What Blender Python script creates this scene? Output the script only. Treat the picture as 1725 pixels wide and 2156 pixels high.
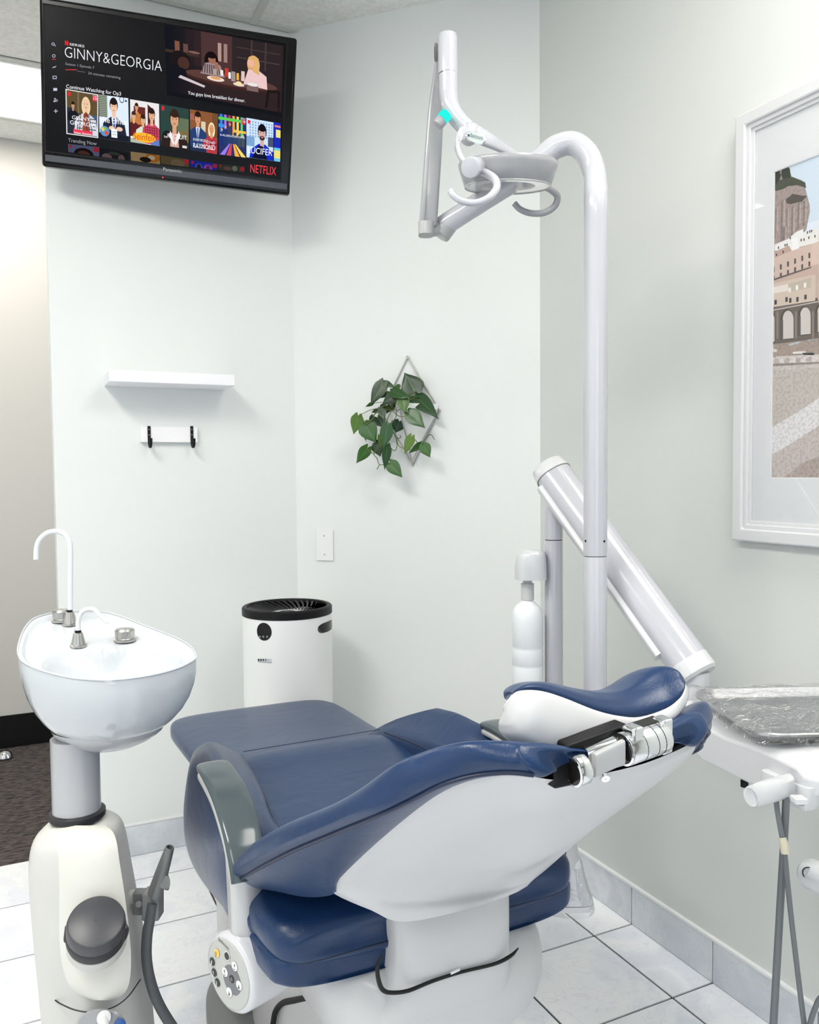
import bpy, bmesh, math, random
from mathutils import Vector, Matrix, noise
from math import sin, cos, pi, radians, sqrt, atan2
random.seed(7)
for o in list(bpy.data.objects): bpy.data.objects.remove(o)
S = bpy.context.scene
COL = S.collection
# ------------------------------------------------------------------ camera
W, H, F, CX, CY = 1725.0, 2156.0, 1737.0, 862.5, 1078.0
YAW, PITCH, ROLL = radians(25.6), radians(-2.75), 0.0095
fw = Vector((sin(YAW)*cos(PITCH), cos(YAW)*cos(PITCH), sin(PITCH)))
r0 = Vector((cos(YAW), -sin(YAW), 0)); u0 = r0.cross(fw)
rt = r0*cos(ROLL) - u0*sin(ROLL); up = u0*cos(ROLL) + r0*sin(ROLL)
EYE = Vector((0, 0, 1.30))
cam = bpy.data.cameras.new('camera'); co = bpy.data.objects.new('camera', cam); COL.objects.link(co)
co.matrix_world = Matrix(((rt.x, up.x, -fw.x, EYE.x), (rt.y, up.y, -fw.y, EYE.y), (rt.z, up.z, -fw.z, EYE.z), (0, 0, 0, 1)))
cam.sensor_fit = 'VERTICAL'; cam.sensor_height = 36.0; cam.lens = F/H*36.0; cam.clip_start = 0.05; cam.clip_end = 60
S.camera = co
# ------------------------------------------------------------------ world, exposure, lights
wd = bpy.data.worlds.new('sky'); S.world = wd; wd.use_nodes = True
wd.node_tree.nodes['Background'].inputs[0].default_value = (0.72, 0.84, 1.0, 1)
wd.node_tree.nodes['Background'].inputs[1].default_value = 2.0
S.view_settings.view_transform = 'Standard'; S.view_settings.look = 'None'
S.view_settings.exposure = 0.20; S.view_settings.gamma = 1.0; S.view_settings.use_curve_mapping = False
def area(name, loc, sx, sy, power, color, rot=(0, 0, 0), portal=False):
    l = bpy.data.lights.new(name, 'AREA'); l.shape = 'RECTANGLE'; l.size = sx; l.size_y = sy
    l.energy = power; l.color = color
    o = bpy.data.objects.new(name, l); COL.objects.link(o); o.location = loc; o.rotation_euler = rot
    if portal: l.cycles.is_portal = True
    return o
CEIL = 2.87
TROFFERS = [(-0.725, 1.055, 38), (1.105, 0.445, 21), (-0.725, -0.775, 15)]   # centre x, centre y, watts (treatment room)
for (x, y, p) in TROFFERS:
    area('ceiling_lamp_light', (x, y, CEIL-0.02), 0.56, 1.16, p, (1.0, 0.975, 0.925))
area('hall_lamp_light', (-0.35, 3.815, CEIL-0.02), 1.16, 0.54, 15, (1.0, 0.96, 0.90))
area('window_light', (-0.35, -1.66, 1.45), 1.7, 1.5, 8, (0.60, 0.80, 1.0), (radians(-90), 0, 0))
area('window_portal', (-0.35, -1.7, 1.45), 1.8, 1.6, 1, (1, 1, 1), (radians(-90), 0, 0), True)

# ------------------------------------------------------------------ pixel -> world helpers
def ray(px, py): return fw + rt*((px-CX)/F) - up*((py-CY)/F)
def P(px, py, x=None, y=None, z=None, d=None, n=None, c=None):
    r = ray(px, py)
    if x is not None: t = x/r.x
    elif y is not None: t = y/r.y
    elif z is not None: t = (z-EYE.z)/r.z
    elif d is not None: t = d
    else: n = Vector(n); t = (c-n.dot(EYE))/n.dot(r)
    return EYE + r*t
def PX(px, py, x): return P(px, py, x=x)
def PD(px, py, d): return P(px, py, d=d)
def V3(*a): return Vector(a)

# ------------------------------------------------------------------ materials
def srgb(r, g, b):
    f = lambda c: (c/255/12.92) if c/255 <= 0.04045 else ((c/255+0.055)/1.055)**2.4
    return (f(r), f(g), f(b), 1)
def newmat(name):
    m = bpy.data.materials.new(name); m.use_nodes = True
    nt = m.node_tree; return m, nt, nt.nodes['Principled BSDF']
def mat(name, col, rough=0.5, metal=0.0, coat=0.0, bump=0.0, bscale=200, var=None, vscale=3, spec=0.5, trans=0, ior=None, sss=0):
    m, nt, b = newmat(name)
    c = srgb(*col); b.inputs['Base Color'].default_value = c
    b.inputs['Roughness'].default_value = rough; b.inputs['Metallic'].default_value = metal
    b.inputs['Coat Weight'].default_value = coat; b.inputs['Coat Roughness'].default_value = 0.06
    b.inputs['Specular IOR Level'].default_value = spec
    if trans: b.inputs['Transmission Weight'].default_value = trans
    if ior: b.inputs['IOR'].default_value = ior
    tc = nt.nodes.new('ShaderNodeTexCoord')
    if bump:
        n = nt.nodes.new('ShaderNodeTexNoise'); n.inputs['Scale'].default_value = bscale; n.inputs['Detail'].default_value = 3
        nt.links.new(tc.outputs['Object'], n.inputs['Vector'])
        bp = nt.nodes.new('ShaderNodeBump'); bp.inputs['Strength'].default_value = bump; bp.inputs['Distance'].default_value = 0.002
        nt.links.new(n.outputs['Fac'], bp.inputs['Height']); nt.links.new(bp.outputs['Normal'], b.inputs['Normal'])
    if var:
        n = nt.nodes.new('ShaderNodeTexNoise'); n.inputs['Scale'].default_value = vscale; n.inputs['Detail'].default_value = 6
        nt.links.new(tc.outputs['Object'], n.inputs['Vector'])
        r = nt.nodes.new('ShaderNodeValToRGB'); r.color_ramp.elements[0].position = 0.35; r.color_ramp.elements[1].position = 0.65
        r.color_ramp.elements[0].color = srgb(*var); r.color_ramp.elements[1].color = c
        nt.links.new(n.outputs['Fac'], r.inputs['Fac']); nt.links.new(r.outputs['Color'], b.inputs['Base Color'])
    return m
def emit(name, col, s=1.0):
    m, nt, b = newmat(name)
    b.inputs['Base Color'].default_value = (0, 0, 0, 1); b.inputs['Emission Color'].default_value = srgb(*col)
    b.inputs['Emission Strength'].default_value = s; b.inputs['Specular IOR Level'].default_value = 0
    b.inputs['Roughness'].default_value = 1.0
    return m
WALL = mat('wall_paint', (230, 233, 232), 0.55, bump=0.12, bscale=420, spec=0.3)
WALL2 = mat('wall_paint_grey_green', (215, 218, 215), 0.5, bump=0.14, bscale=420, spec=0.35)
HALLW = mat('hall_wall_paint', (212, 208, 200), 0.6, bump=0.1, bscale=400)
CEILM = mat('ceiling_tile_white', (238, 238, 234), 0.85, bump=0.6, bscale=110, var=(226, 226, 221), vscale=60)
TBAR = mat('ceiling_grid_metal', (205, 206, 200), 0.5)
PLASTIC = mat('white_gloss_plastic', (212, 213, 216), 0.28, coat=0.5, spec=0.5)
SHELL = mat('white_satin_shell', (206, 206, 207), 0.38, coat=0.25)
BODYM = mat('off_white_satin_body', (206, 206, 202), 0.42, coat=0.15)
ENAMEL = mat('white_enamel_metal', (190, 191, 198), 0.18, coat=0.6)
LGREY = mat('light_grey_enamel', (160, 161, 165), 0.28, coat=0.3)
COLM = mat('column_grey_enamel', (178, 180, 184), 0.25, coat=0.4)
MGREY = mat('mid_grey_enamel', (178, 179, 180), 0.3, coat=0.3)
GREYP = mat('grey_plastic', (128, 130, 130), 0.45)
TUBEM = mat('grey_tubing', (108, 112, 116), 0.4)
HOSEM = mat('dark_grey_hose', (88, 91, 94), 0.5)
BLACK = mat('black_plastic', (16, 16, 18), 0.45, spec=0.25)
BACKW = mat('back_wall_darkened', (146, 144, 138), 0.6)  # unseen wall, darkened to give chrome dark reflections and cut front fill
BLACKG = mat('black_gloss_plastic', (6, 6, 8), 0.15, spec=0.35)
RUBBER = mat('black_rubber', (34, 35, 39), 0.5)
KNOB = mat('charcoal_knob', (62, 63, 68), 0.38)
PORC = mat('porcelain', (200, 205, 210), 0.12, coat=0.7)
CHROME = mat('chrome', (225, 226, 228), 0.07, 1.0)
BRUSH = mat('brushed_nickel', (190, 188, 184), 0.3, 1.0)
STEEL = mat('stainless_tray', (186, 187, 188), 0.28, 1.0, bump=0.05, bscale=30)
ALU = mat('satin_aluminium', (196, 197, 198), 0.32, 0.35)
SEAM = mat('dark_seam_line', (40, 42, 46), 0.6)  # dark grey for joint lines and rings
SEAMG = mat('panel_joint_grey', (150, 152, 156), 0.5)
GAP = mat('black_gap', (8, 8, 9), 0.6)
TRIM = mat('white_trim', (235, 236, 237), 0.4)
SHELF = mat('white_lacquer', (243, 243, 248), 0.4)
BOARD = mat('white_painted_board', (243, 243, 244), 0.5, bump=0.1, bscale=60)
PIPING = mat('navy_piping', (22, 36, 66), 0.4)
ARMTOP = mat('smoked_grey_gloss', (74, 84, 88), 0.13, coat=0.0, spec=0.4)
FRAMEM = mat('white_frame_lacquer', (212, 213, 215), 0.45)
PAPER = mat('white_mat_board', (222, 224, 227), 0.8)
STEM = mat('green_stem', (96, 110, 50), 0.5)
CERAM = mat('white_ceramic', (235, 236, 236), 0.25, coat=0.4)
SOIL = mat('dark_soil', (40, 32, 24), 0.9)
TAPE = mat('beige_tape', (214, 208, 186), 0.6)
def leather():
    m, nt, b = newmat('navy_leather')
    b.inputs['Base Color'].default_value = srgb(17, 48, 88); b.inputs['Roughness'].default_value = 0.32; b.inputs['Specular IOR Level'].default_value = 0.4
    b.inputs['Sheen Weight'].default_value = 0.08; b.inputs['Sheen Roughness'].default_value = 0.4
    b.inputs['Sheen Tint'].default_value = srgb(200, 215, 235)
    b.inputs['Coat Weight'].default_value = 0.1; b.inputs['Coat Roughness'].default_value = 0.3
    tc = nt.nodes.new('ShaderNodeTexCoord')
    v = nt.nodes.new('ShaderNodeTexVoronoi'); v.inputs['Scale'].default_value = 420
    n = nt.nodes.new('ShaderNodeTexNoise'); n.inputs['Scale'].default_value = 14; n.inputs['Detail'].default_value = 5; n.inputs['Distortion'].default_value = 0.8
    nt.links.new(tc.outputs['Object'], v.inputs['Vector']); nt.links.new(tc.outputs['Object'], n.inputs['Vector'])
    a = nt.nodes.new('ShaderNodeBump'); a.inputs['Strength'].default_value = 0.4; a.inputs['Distance'].default_value = 0.004
    c = nt.nodes.new('ShaderNodeBump'); c.inputs['Strength'].default_value = 0.12; c.inputs['Distance'].default_value = 0.001
    nt.links.new(n.outputs['Fac'], a.inputs['Height']); nt.links.new(v.outputs['Distance'], c.inputs['Height'])
    nt.links.new(a.outputs['Normal'], c.inputs['Normal']); nt.links.new(c.outputs['Normal'], b.inputs['Normal'])
    return m
LEATHER = leather()
def marble(name, base, vein, scale=2.2):
    m, nt, b = newmat(name)
    b.inputs['Roughness'].default_value = 0.28
    g = nt.nodes.new('ShaderNodeNewGeometry'); oi = nt.nodes.new('ShaderNodeObjectInfo')
    ad = nt.nodes.new('ShaderNodeVectorMath'); ad.operation = 'ADD'
    ml = nt.nodes.new('ShaderNodeMath'); ml.operation = 'MULTIPLY'; ml.inputs[1].default_value = 37
    nt.links.new(oi.outputs['Random'], ml.inputs[0]); nt.links.new(g.outputs['Position'], ad.inputs[0]); nt.links.new(ml.outputs[0], ad.inputs[1])
    n = nt.nodes.new('ShaderNodeTexNoise'); n.inputs['Scale'].default_value = scale*2; n.inputs['Detail'].default_value = 8; n.inputs['Distortion'].default_value = 1.4
    n2 = nt.nodes.new('ShaderNodeTexNoise'); n2.inputs['Scale'].default_value = scale*5; n2.inputs['Detail'].default_value = 9; n2.inputs['Distortion'].default_value = 2.2
    for q in (n, n2): nt.links.new(ad.outputs[0], q.inputs['Vector'])
    r = nt.nodes.new('ShaderNodeValToRGB'); e = r.color_ramp.elements
    e[0].position = 0.38; e[0].color = srgb(*vein); e[1].position = 0.60; e[1].color = srgb(*base)
    nt.links.new(n.outputs['Fac'], r.inputs['Fac'])
    r2 = nt.nodes.new('ShaderNodeValToRGB'); e = r2.color_ramp.elements
    e[0].position = 0.485; e[0].color = (0, 0, 0, 1); e[1].position = 0.5; e[1].color = (1, 1, 1, 1)
    x = e.new(0.515); x.color = (0, 0, 0, 1)
    nt.links.new(n2.outputs['Fac'], r2.inputs['Fac'])
    mx = nt.nodes.new('ShaderNodeMixRGB'); mx.inputs[2].default_value = srgb(*[int(v*0.9) for v in vein])
    mf = nt.nodes.new('ShaderNodeMath'); mf.operation = 'MULTIPLY'; mf.inputs[1].default_value = 0.35
    nt.links.new(r2.outputs['Color'], mf.inputs[0]); nt.links.new(mf.outputs[0], mx.inputs[0]); nt.links.new(r.outputs['Color'], mx.inputs[1])
    nt.links.new(mx.outputs[0], b.inputs['Base Color'])
    return m
TILE = marble('floor_tile_marble', (250, 251, 253), (234, 237, 245))
BTILE = marble('baseboard_tile_marble', (222, 226, 231), (202, 207, 215))
GROUT = mat('dark_grout', (66, 64, 63), 0.9)
def carpet():
    m, nt, b = newmat('woven_carpet'); b.inputs['Roughness'].default_value = 0.95
    g = nt.nodes.new('ShaderNodeNewGeometry'); mp = nt.nodes.new('ShaderNodeMapping'); mp.inputs['Scale'].default_value = (28, 120, 1)
    nt.links.new(g.outputs['Position'], mp.inputs['Vector'])
    n = nt.nodes.new('ShaderNodeTexNoise'); n.inputs['Scale'].default_value = 1.0; n.inputs['Detail'].default_value = 4; n.inputs['Distortion'].default_value = 0.6
    nt.links.new(mp.outputs[0], n.inputs['Vector'])
    r = nt.nodes.new('ShaderNodeValToRGB'); e = r.color_ramp.elements
    e[0].position = 0.36; e[0].color = srgb(30, 28, 34); e[1].position = 0.64; e[1].color = srgb(104, 94, 88)
    nt.links.new(n.outputs['Fac'], r.inputs['Fac']); nt.links.new(r.outputs['Color'], b.inputs['Base Color'])
    bp = nt.nodes.new('ShaderNodeBump'); bp.inputs['Distance'].default_value = 0.006; nt.links.new(n.outputs['Fac'], bp.inputs['Height'])
    nt.links.new(bp.outputs['Normal'], b.inputs['Normal']); return m
CARPET = carpet()
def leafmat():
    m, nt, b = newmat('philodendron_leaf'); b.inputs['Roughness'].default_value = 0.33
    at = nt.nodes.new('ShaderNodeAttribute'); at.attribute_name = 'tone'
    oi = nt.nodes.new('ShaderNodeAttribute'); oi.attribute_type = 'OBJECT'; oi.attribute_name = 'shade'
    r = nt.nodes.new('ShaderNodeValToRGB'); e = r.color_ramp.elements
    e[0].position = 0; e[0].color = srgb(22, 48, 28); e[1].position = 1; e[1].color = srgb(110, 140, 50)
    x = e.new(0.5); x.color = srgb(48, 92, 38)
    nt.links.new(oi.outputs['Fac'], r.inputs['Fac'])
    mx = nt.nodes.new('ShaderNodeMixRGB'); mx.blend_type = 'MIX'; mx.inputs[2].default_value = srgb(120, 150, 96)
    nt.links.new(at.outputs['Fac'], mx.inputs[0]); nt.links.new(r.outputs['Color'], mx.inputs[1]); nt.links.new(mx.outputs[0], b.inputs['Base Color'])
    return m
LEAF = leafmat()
def attrmat(name, emission, tex=0):
    m, nt, b = newmat(name)
    at = nt.nodes.new('ShaderNodeAttribute'); at.attribute_name = 'col'
    src = at.outputs['Color']
    if tex:
        g = nt.nodes.new('ShaderNodeNewGeometry'); n = nt.nodes.new('ShaderNodeTexNoise'); n.inputs['Scale'].default_value = 150; n.inputs['Detail'].default_value = 6
        nt.links.new(g.outputs['Position'], n.inputs['Vector'])
        r = nt.nodes.new('ShaderNodeValToRGB'); e = r.color_ramp.elements
        e[0].position = 0.38; e[0].color = (1-tex,)*3+(1,); e[1].position = 0.56; e[1].color = (1, 1, 1, 1)
        nt.links.new(n.outputs['Fac'], r.inputs['Fac'])
        mx = nt.nodes.new('ShaderNodeMixRGB'); mx.blend_type = 'MULTIPLY'; mx.inputs[0].default_value = 1
        nt.links.new(src, mx.inputs[1]); nt.links.new(r.outputs['Color'], mx.inputs[2]); src = mx.outputs[0]
    if emission:
        b.inputs['Base Color'].default_value = (0, 0, 0, 1); b.inputs['Specular IOR Level'].default_value = 0; b.inputs['Roughness'].default_value = 1
        nt.links.new(src, b.inputs['Emission Color']); b.inputs['Emission Strength'].default_value = emission
    else:
        nt.links.new(src, b.inputs['Base Color']); b.inputs['Roughness'].default_value = 0.7
    return m
SCREENM = attrmat('television_picture', 1.0)
PRINTM = attrmat('art_print', 0, 0.22)
PRINTF = attrmat('art_print_flat', 0, 0)
def film(name, tint, alpha, rough=0.03):
    m = bpy.data.materials.new(name); m.use_nodes = True; nt = m.node_tree; nt.nodes.clear()
    o = nt.nodes.new('ShaderNodeOutputMaterial'); t = nt.nodes.new('ShaderNodeBsdfTransparent'); g = nt.nodes.new('ShaderNodeBsdfGlossy')
    g.inputs['Roughness'].default_value = rough; t.inputs[0].default_value = tint
    f0 = nt.nodes.new('ShaderNodeLayerWeight'); f0.inputs['Blend'].default_value = 0.5
    f = nt.nodes.new('ShaderNodeMath'); f.operation = 'POWER'; f.inputs[1].default_value = 4.0; nt.links.new(f0.outputs['Facing'], f.inputs[0])
    a = nt.nodes.new('ShaderNodeMath'); a.operation = 'MULTIPLY_ADD'; a.inputs[1].default_value = 0.8; a.inputs[2].default_value = alpha
    a.use_clamp = True
    mx = nt.nodes.new('ShaderNodeMixShader'); nt.links.new(f.outputs[0], a.inputs[0]); nt.links.new(a.outputs[0], mx.inputs[0])
    nt.links.new(t.outputs[0], mx.inputs[1]); nt.links.new(g.outputs[0], mx.inputs[2]); nt.links.new(mx.outputs[0], o.inputs[0])
    return m
FILM = film('clear_plastic_film', (0.96, 0.97, 0.98, 1), 0.16, 0.10)
_n = FILM.node_tree; _g = [q for q in _n.nodes if q.type == 'BSDF_GLOSSY'][0]
_t = _n.nodes.new('ShaderNodeNewGeometry'); _m = _n.nodes.new('ShaderNodeMapping'); _m.inputs['Scale'].default_value = (30, 75, 30); _m.inputs['Rotation'].default_value = (0, 0, .5)
_o = _n.nodes.new('ShaderNodeTexNoise'); _o.inputs['Scale'].default_value = 1; _o.inputs['Detail'].default_value = 3; _o.inputs['Distortion'].default_value = 2.5
_b = _n.nodes.new('ShaderNodeBump'); _b.inputs['Strength'].default_value = 1.0; _b.inputs['Distance'].default_value = 0.02
_n.links.new(_t.outputs['Position'], _m.inputs[0]); _n.links.new(_m.outputs[0], _o.inputs['Vector']); _n.links.new(_o.outputs['Fac'], _b.inputs['Height']); _n.links.new(_b.outputs['Normal'], _g.inputs['Normal'])
GLASS = film('picture_glass', (0.99, 0.99, 0.99, 1), 0.025, 0.01)
WHITEPANEL = emit('lit_diffuser', (255, 250, 240), 1.6)

# ------------------------------------------------------------------ mesh builders
def tag(o, label=None, cat=None, group=None, kind=None):
    if label: o['label'] = label
    if cat: o['category'] = cat
    if group: o['group'] = group
    if kind: o['kind'] = kind
    return o
def empty(name, loc, label, cat, group=None):
    o = bpy.data.objects.new(name, None); COL.objects.link(o); o.location = loc; o.empty_display_size = 0.05
    return tag(o, label, cat, group)
def rootloc(o):
    p = Vector(o.location)
    while o.parent: o = o.parent; p += Vector(o.location)
    return p
def M(name, geo, m, parent=None, smooth=40, bevel=0, seg=3, origin=None, label=None):
    Vs, Fs = geo
    me = bpy.data.meshes.new(name)
    if parent is not None: og = rootloc(parent)
    elif origin is not None: og = Vector(origin)
    else:
        xs = [v[0] for v in Vs]; ys = [v[1] for v in Vs]; zs = [v[2] for v in Vs]
        og = Vector(((min(xs)+max(xs))/2, (min(ys)+max(ys))/2, min(zs)))
    me.from_pydata([tuple(Vector(v)-og) for v in Vs], [], Fs)
    me.validate()
    bm = bmesh.new(); bm.from_mesh(me); bmesh.ops.recalc_face_normals(bm, faces=bm.faces); bm.to_mesh(me); bm.free()
    if smooth:
        me.polygons.foreach_set('use_smooth', [True]*len(me.polygons)); me.set_sharp_from_angle(angle=radians(smooth))
    for mm in (m if isinstance(m, (list, tuple)) else [m]): me.materials.append(mm)
    o = bpy.data.objects.new(name, me); COL.objects.link(o)
    if parent is not None: o.parent = parent
    else: o.location = og
    if bevel:
        b = o.modifiers.new('bevel', 'BEVEL'); b.width = bevel; b.segments = seg; b.limit_method = 'ANGLE'; b.angle_limit = radians(35)
        b.harden_normals = False
    if label: o['label'] = label
    return o
def J(*gs):
    V, Fc = [], []
    for (v, f) in gs:
        k = len(V); V += [tuple(p) for p in v]; Fc += [tuple(i+k for i in q) for q in f]
    return V, Fc
BF = [(0, 1, 3, 2), (4, 6, 7, 5), (0, 4, 5, 1), (2, 3, 7, 6), (0, 2, 6, 4), (1, 5, 7, 3)]
def box(x0, x1, y0, y1, z0, z1):
    return [(x, y, z) for x in (x0, x1) for y in (y0, y1) for z in (z0, z1)], BF
def obox(c, ax, ay, az):   # oriented: centre + half vectors
    c, ax, ay, az = map(Vector, (c, ax, ay, az))
    return [c+ax*i+ay*j+az*k for i in (-1, 1) for j in (-1, 1) for k in (-1, 1)], BF
def cr(pts, n):      # Catmull-Rom resample of a list of vectors / floats, n steps per segment
    out = []; L = len(pts)
    for i in range(L-1):
        p0 = pts[i-1] if i > 0 else pts[0]*2-pts[1]
        p1, p2 = pts[i], pts[i+1]
        p3 = pts[i+2] if i+2 < L else pts[-1]*2-pts[-2]
        for k in range(n):
            t = k/n
            out.append(((p1*2)+(p2-p0)*t+(p0*2-p1*5+p2*4-p3)*t*t+(p1*3-p0-p2*3+p3)*t*t*t)*0.5)
    out.append(pts[-1]); return out
def crc(pts, n):     # closed
    out = []; L = len(pts)
    for i in range(L):
        p0, p1, p2, p3 = pts[i-1], pts[i], pts[(i+1) % L], pts[(i+2) % L]
        for k in range(n):
            t = k/n
            out.append(((p1*2)+(p2-p0)*t+(p0*2-p1*5+p2*4-p3)*t*t+(p1*3-p0-p2*3+p3)*t*t*t)*0.5)
    return out
def gridgeo(rows, closed=False, caps=False):
    V = []; Fc = []; m = len(rows[0])
    for r in rows: V += [tuple(p) for p in r]
    mm = m if closed else m-1
    for i in range(len(rows)-1):
        for j in range(mm):
            a = i*m+j; b = i*m+(j+1) % m
            Fc.append((a, b, b+m, a+m))
    if caps:
        Fc.append(tuple(range(m))); Fc.append(tuple((len(rows)-1)*m+j for j in range(m-1, -1, -1)))
    return V, Fc
def patch(rows, nu=4, nv=4, closed=False, caps=False):   # rows: list of rows of Vectors
    rr = [(crc(r, nv) if closed else cr(r, nv)) for r in rows]
    cols = [cr([r[j] for r in rr], nu) for j in range(len(rr[0]))]
    rr = [[c[i] for c in cols] for i in range(len(cols[0]))]
    return gridgeo(rr, closed, caps)
def frames(path):
    T = []
    for i in range(len(path)):
        a = path[max(i-1, 0)]; b = path[min(i+1, len(path)-1)]; T.append((b-a).normalized())
    n = T[0].orthogonal().normalized(); N = [n]
    for i in range(1, len(path)):
        n = N[-1]-T[i]*N[-1].dot(T[i]); N.append(n.normalized())
    return T, N
def tube(pts, r, seg=14, n=6, caps=True, flat=None):
    pts = [Vector(p) for p in pts]
    rs = list(r) if isinstance(r, (list, tuple)) else [r]*len(pts)
    path = cr(pts, n) if (n > 1 and len(pts) > 2) else pts
    rr = cr(rs, n) if (n > 1 and len(pts) > 2) else rs
    T, N = frames(path); rows = []
    for p, t, nn, q in zip(path, T, N, rr):
        b = t.cross(nn)
        rows.append([p+nn*(q*cos(2*pi*k/seg))+b*(q*sin(2*pi*k/seg)) for k in range(seg)])
    return gridgeo(rows, True, caps)
def lathe(prof, o=(0, 0, 0), axis=(0, 0, 1), seg=32, caps=True, sx=1, ref=None):
    a = Vector(axis).normalized(); o = Vector(o)
    u = (Vector(ref)-a*Vector(ref).dot(a)).normalized() if ref else a.orthogonal().normalized()
    v = a.cross(u)
    rows = [[o+a*h+u*(r*cos(2*pi*k/seg)*sx)+v*(r*sin(2*pi*k/seg)) for k in range(seg)] for (r, h) in prof]
    return gridgeo(rows, True, caps)
def sgn(x, e): return math.copysign(abs(x)**e, x)
def sl(stations, seg=40, n=1, caps=True):   # (centre, half a, half b, exponent[, half b for negative side])
    rows = []
    for s in stations:
        c, a, b, e = s[:4]; c, a, b = Vector(c), Vector(a), Vector(b); b2 = Vector(s[4]) if len(s) > 4 else b
        q = 2.0/e
        rows.append([c+a*sgn(cos(2*pi*k/seg), q)+(b if sin(2*pi*k/seg) >= 0 else b2)*sgn(sin(2*pi*k/seg), q) for k in range(seg)])
    if n > 1:
        cols = [cr([r[j] for r in rows], n) for j in range(seg)]
        rows = [[c[i] for c in cols] for i in range(len(cols[0]))]
    return gridgeo(rows, True, caps)
def capcyl(p0, p1, r, seg=28, rnd=0.2, r1=None):
    p0, p1 = Vector(p0), Vector(p1); L = (p1-p0).length; r1 = r1 or r
    e = r*rnd
    prof = [(0.0001, 0), (r-e, 0), (r-e*0.3, e*0.3), (r, e), (r1, L-e), (r1-e*0.3, L-e*0.3), (r1-e, L), (0.0001, L)]
    return lathe(prof, p0, p1-p0, seg, False)
def poly_prism(pts, off):
    n = len(pts); off = Vector(off)
    V = [Vector(p) for p in pts]+[Vector(p)+off for p in pts]
    return V, [tuple(range(n)), tuple(range(2*n-1, n-1, -1))]+[(i, (i+1) % n, n+(i+1) % n, n+i) for i in range(n)]

# flat print pictures: pieces = [(points uv, colour)], mapped by fn(u,v,layer)
def clip01(pts):
    for ax_, lim, sg in ((0, 0, 1), (0, 1, -1), (1, 0, 1), (1, 1, -1)):
        out = []
        for i in range(len(pts)):
            a, b = pts[i-1], pts[i]; da, db = (a[ax_]-lim)*sg, (b[ax_]-lim)*sg
            if (da >= 0) != (db >= 0):
                t = da/(da-db); out.append((a[0]+(b[0]-a[0])*t, a[1]+(b[1]-a[1])*t))
            if db >= 0: out.append(b)
        pts = out
        if not pts: break
    return pts
def flat(name, pieces, fn, m, parent, step=0.00002, clip=False):
    V, Fc, C = [], [], []
    for i, (pts, c) in enumerate(pieces):
        if clip: pts = clip01(pts)
        if len(pts) < 3: continue
        k = len(V)
        V += [tuple(fn(u, v, i*step)) for (u, v) in pts]; Fc.append(tuple(range(k, k+len(pts)))); C.append(srgb(*c))
    me = bpy.data.meshes.new(name); og = rootloc(parent)
    me.from_pydata([tuple(Vector(v)-og) for v in V], [], Fc)
    at = me.color_attributes.new('col', 'FLOAT_COLOR', 'CORNER')
    for p, c in zip(me.polygons, C):
        for li in p.loop_indices: at.data[li].color = c
    me.materials.append(m)
    o = bpy.data.objects.new(name, me); COL.objects.link(o); o.parent = parent; return o
def ell(cx, cy, rx, ry, n=18, a0=0, a1=2*pi):
    return [(cx+rx*cos(a0+(a1-a0)*k/n), cy+ry*sin(a0+(a1-a0)*k/n)) for k in range(n if abs(a1-a0-2*pi) < 1e-6 else n+1)]
def rc(x0, y0, x1, y1): return [(x0, y0), (x1, y0), (x1, y1), (x0, y1)]
TEXTS = []
def text(name, s, org, du, dv, width, height, m, parent, off=0.0006, label=None, slant=0, ext=0.0):
    cu = bpy.data.curves.new(name, 'FONT'); cu.body = s; cu.size = 1.0; cu.extrude = ext; cu.shear = slant
    cu.resolution_u = 3
    cu.materials.append(m)
    if m.name.startswith('screen_white') and height > 0.03: cu.offset = -0.016
    o = bpy.data.objects.new(name, cu); COL.objects.link(o); o.parent = parent
    du = Vector(du).normalized(); dv = Vector(dv).normalized(); dn = du.cross(dv)
    TEXTS.append((o, Vector(org)+dn*off-rootloc(parent), du, dv, dn, width, height))
    if label: o['label'] = label
    return o
def finish_texts():
    bpy.context.view_layer.update()
    for (o, p, du, dv, dn, w, h) in TEXTS:
        bb = o.bound_box; x0 = min(b[0] for b in bb); x1 = max(b[0] for b in bb); y1 = max(b[1] for b in bb); y0 = min(b[1] for b in bb)
        sx = w/max(x1-x0, 1e-3); sy = h/0.72
        a = du*sx; b = dv*sy; q = p-a*x0
        me = bpy.data.meshes.new_from_object(o)
        me.transform(Matrix(((a.x, b.x, dn.x, q.x), (a.y, b.y, dn.y, q.y), (a.z, b.z, dn.z, q.z), (0, 0, 0, 1))))
        n = bpy.data.objects.new('tmp', me); par = o.parent; lab = o.get('label'); cu = o.data
        bpy.data.objects.remove(o); bpy.data.curves.remove(cu)
        n.name = me.name = 'lettering'; COL.objects.link(n); n.parent = par
        if lab: n['label'] = lab

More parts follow.
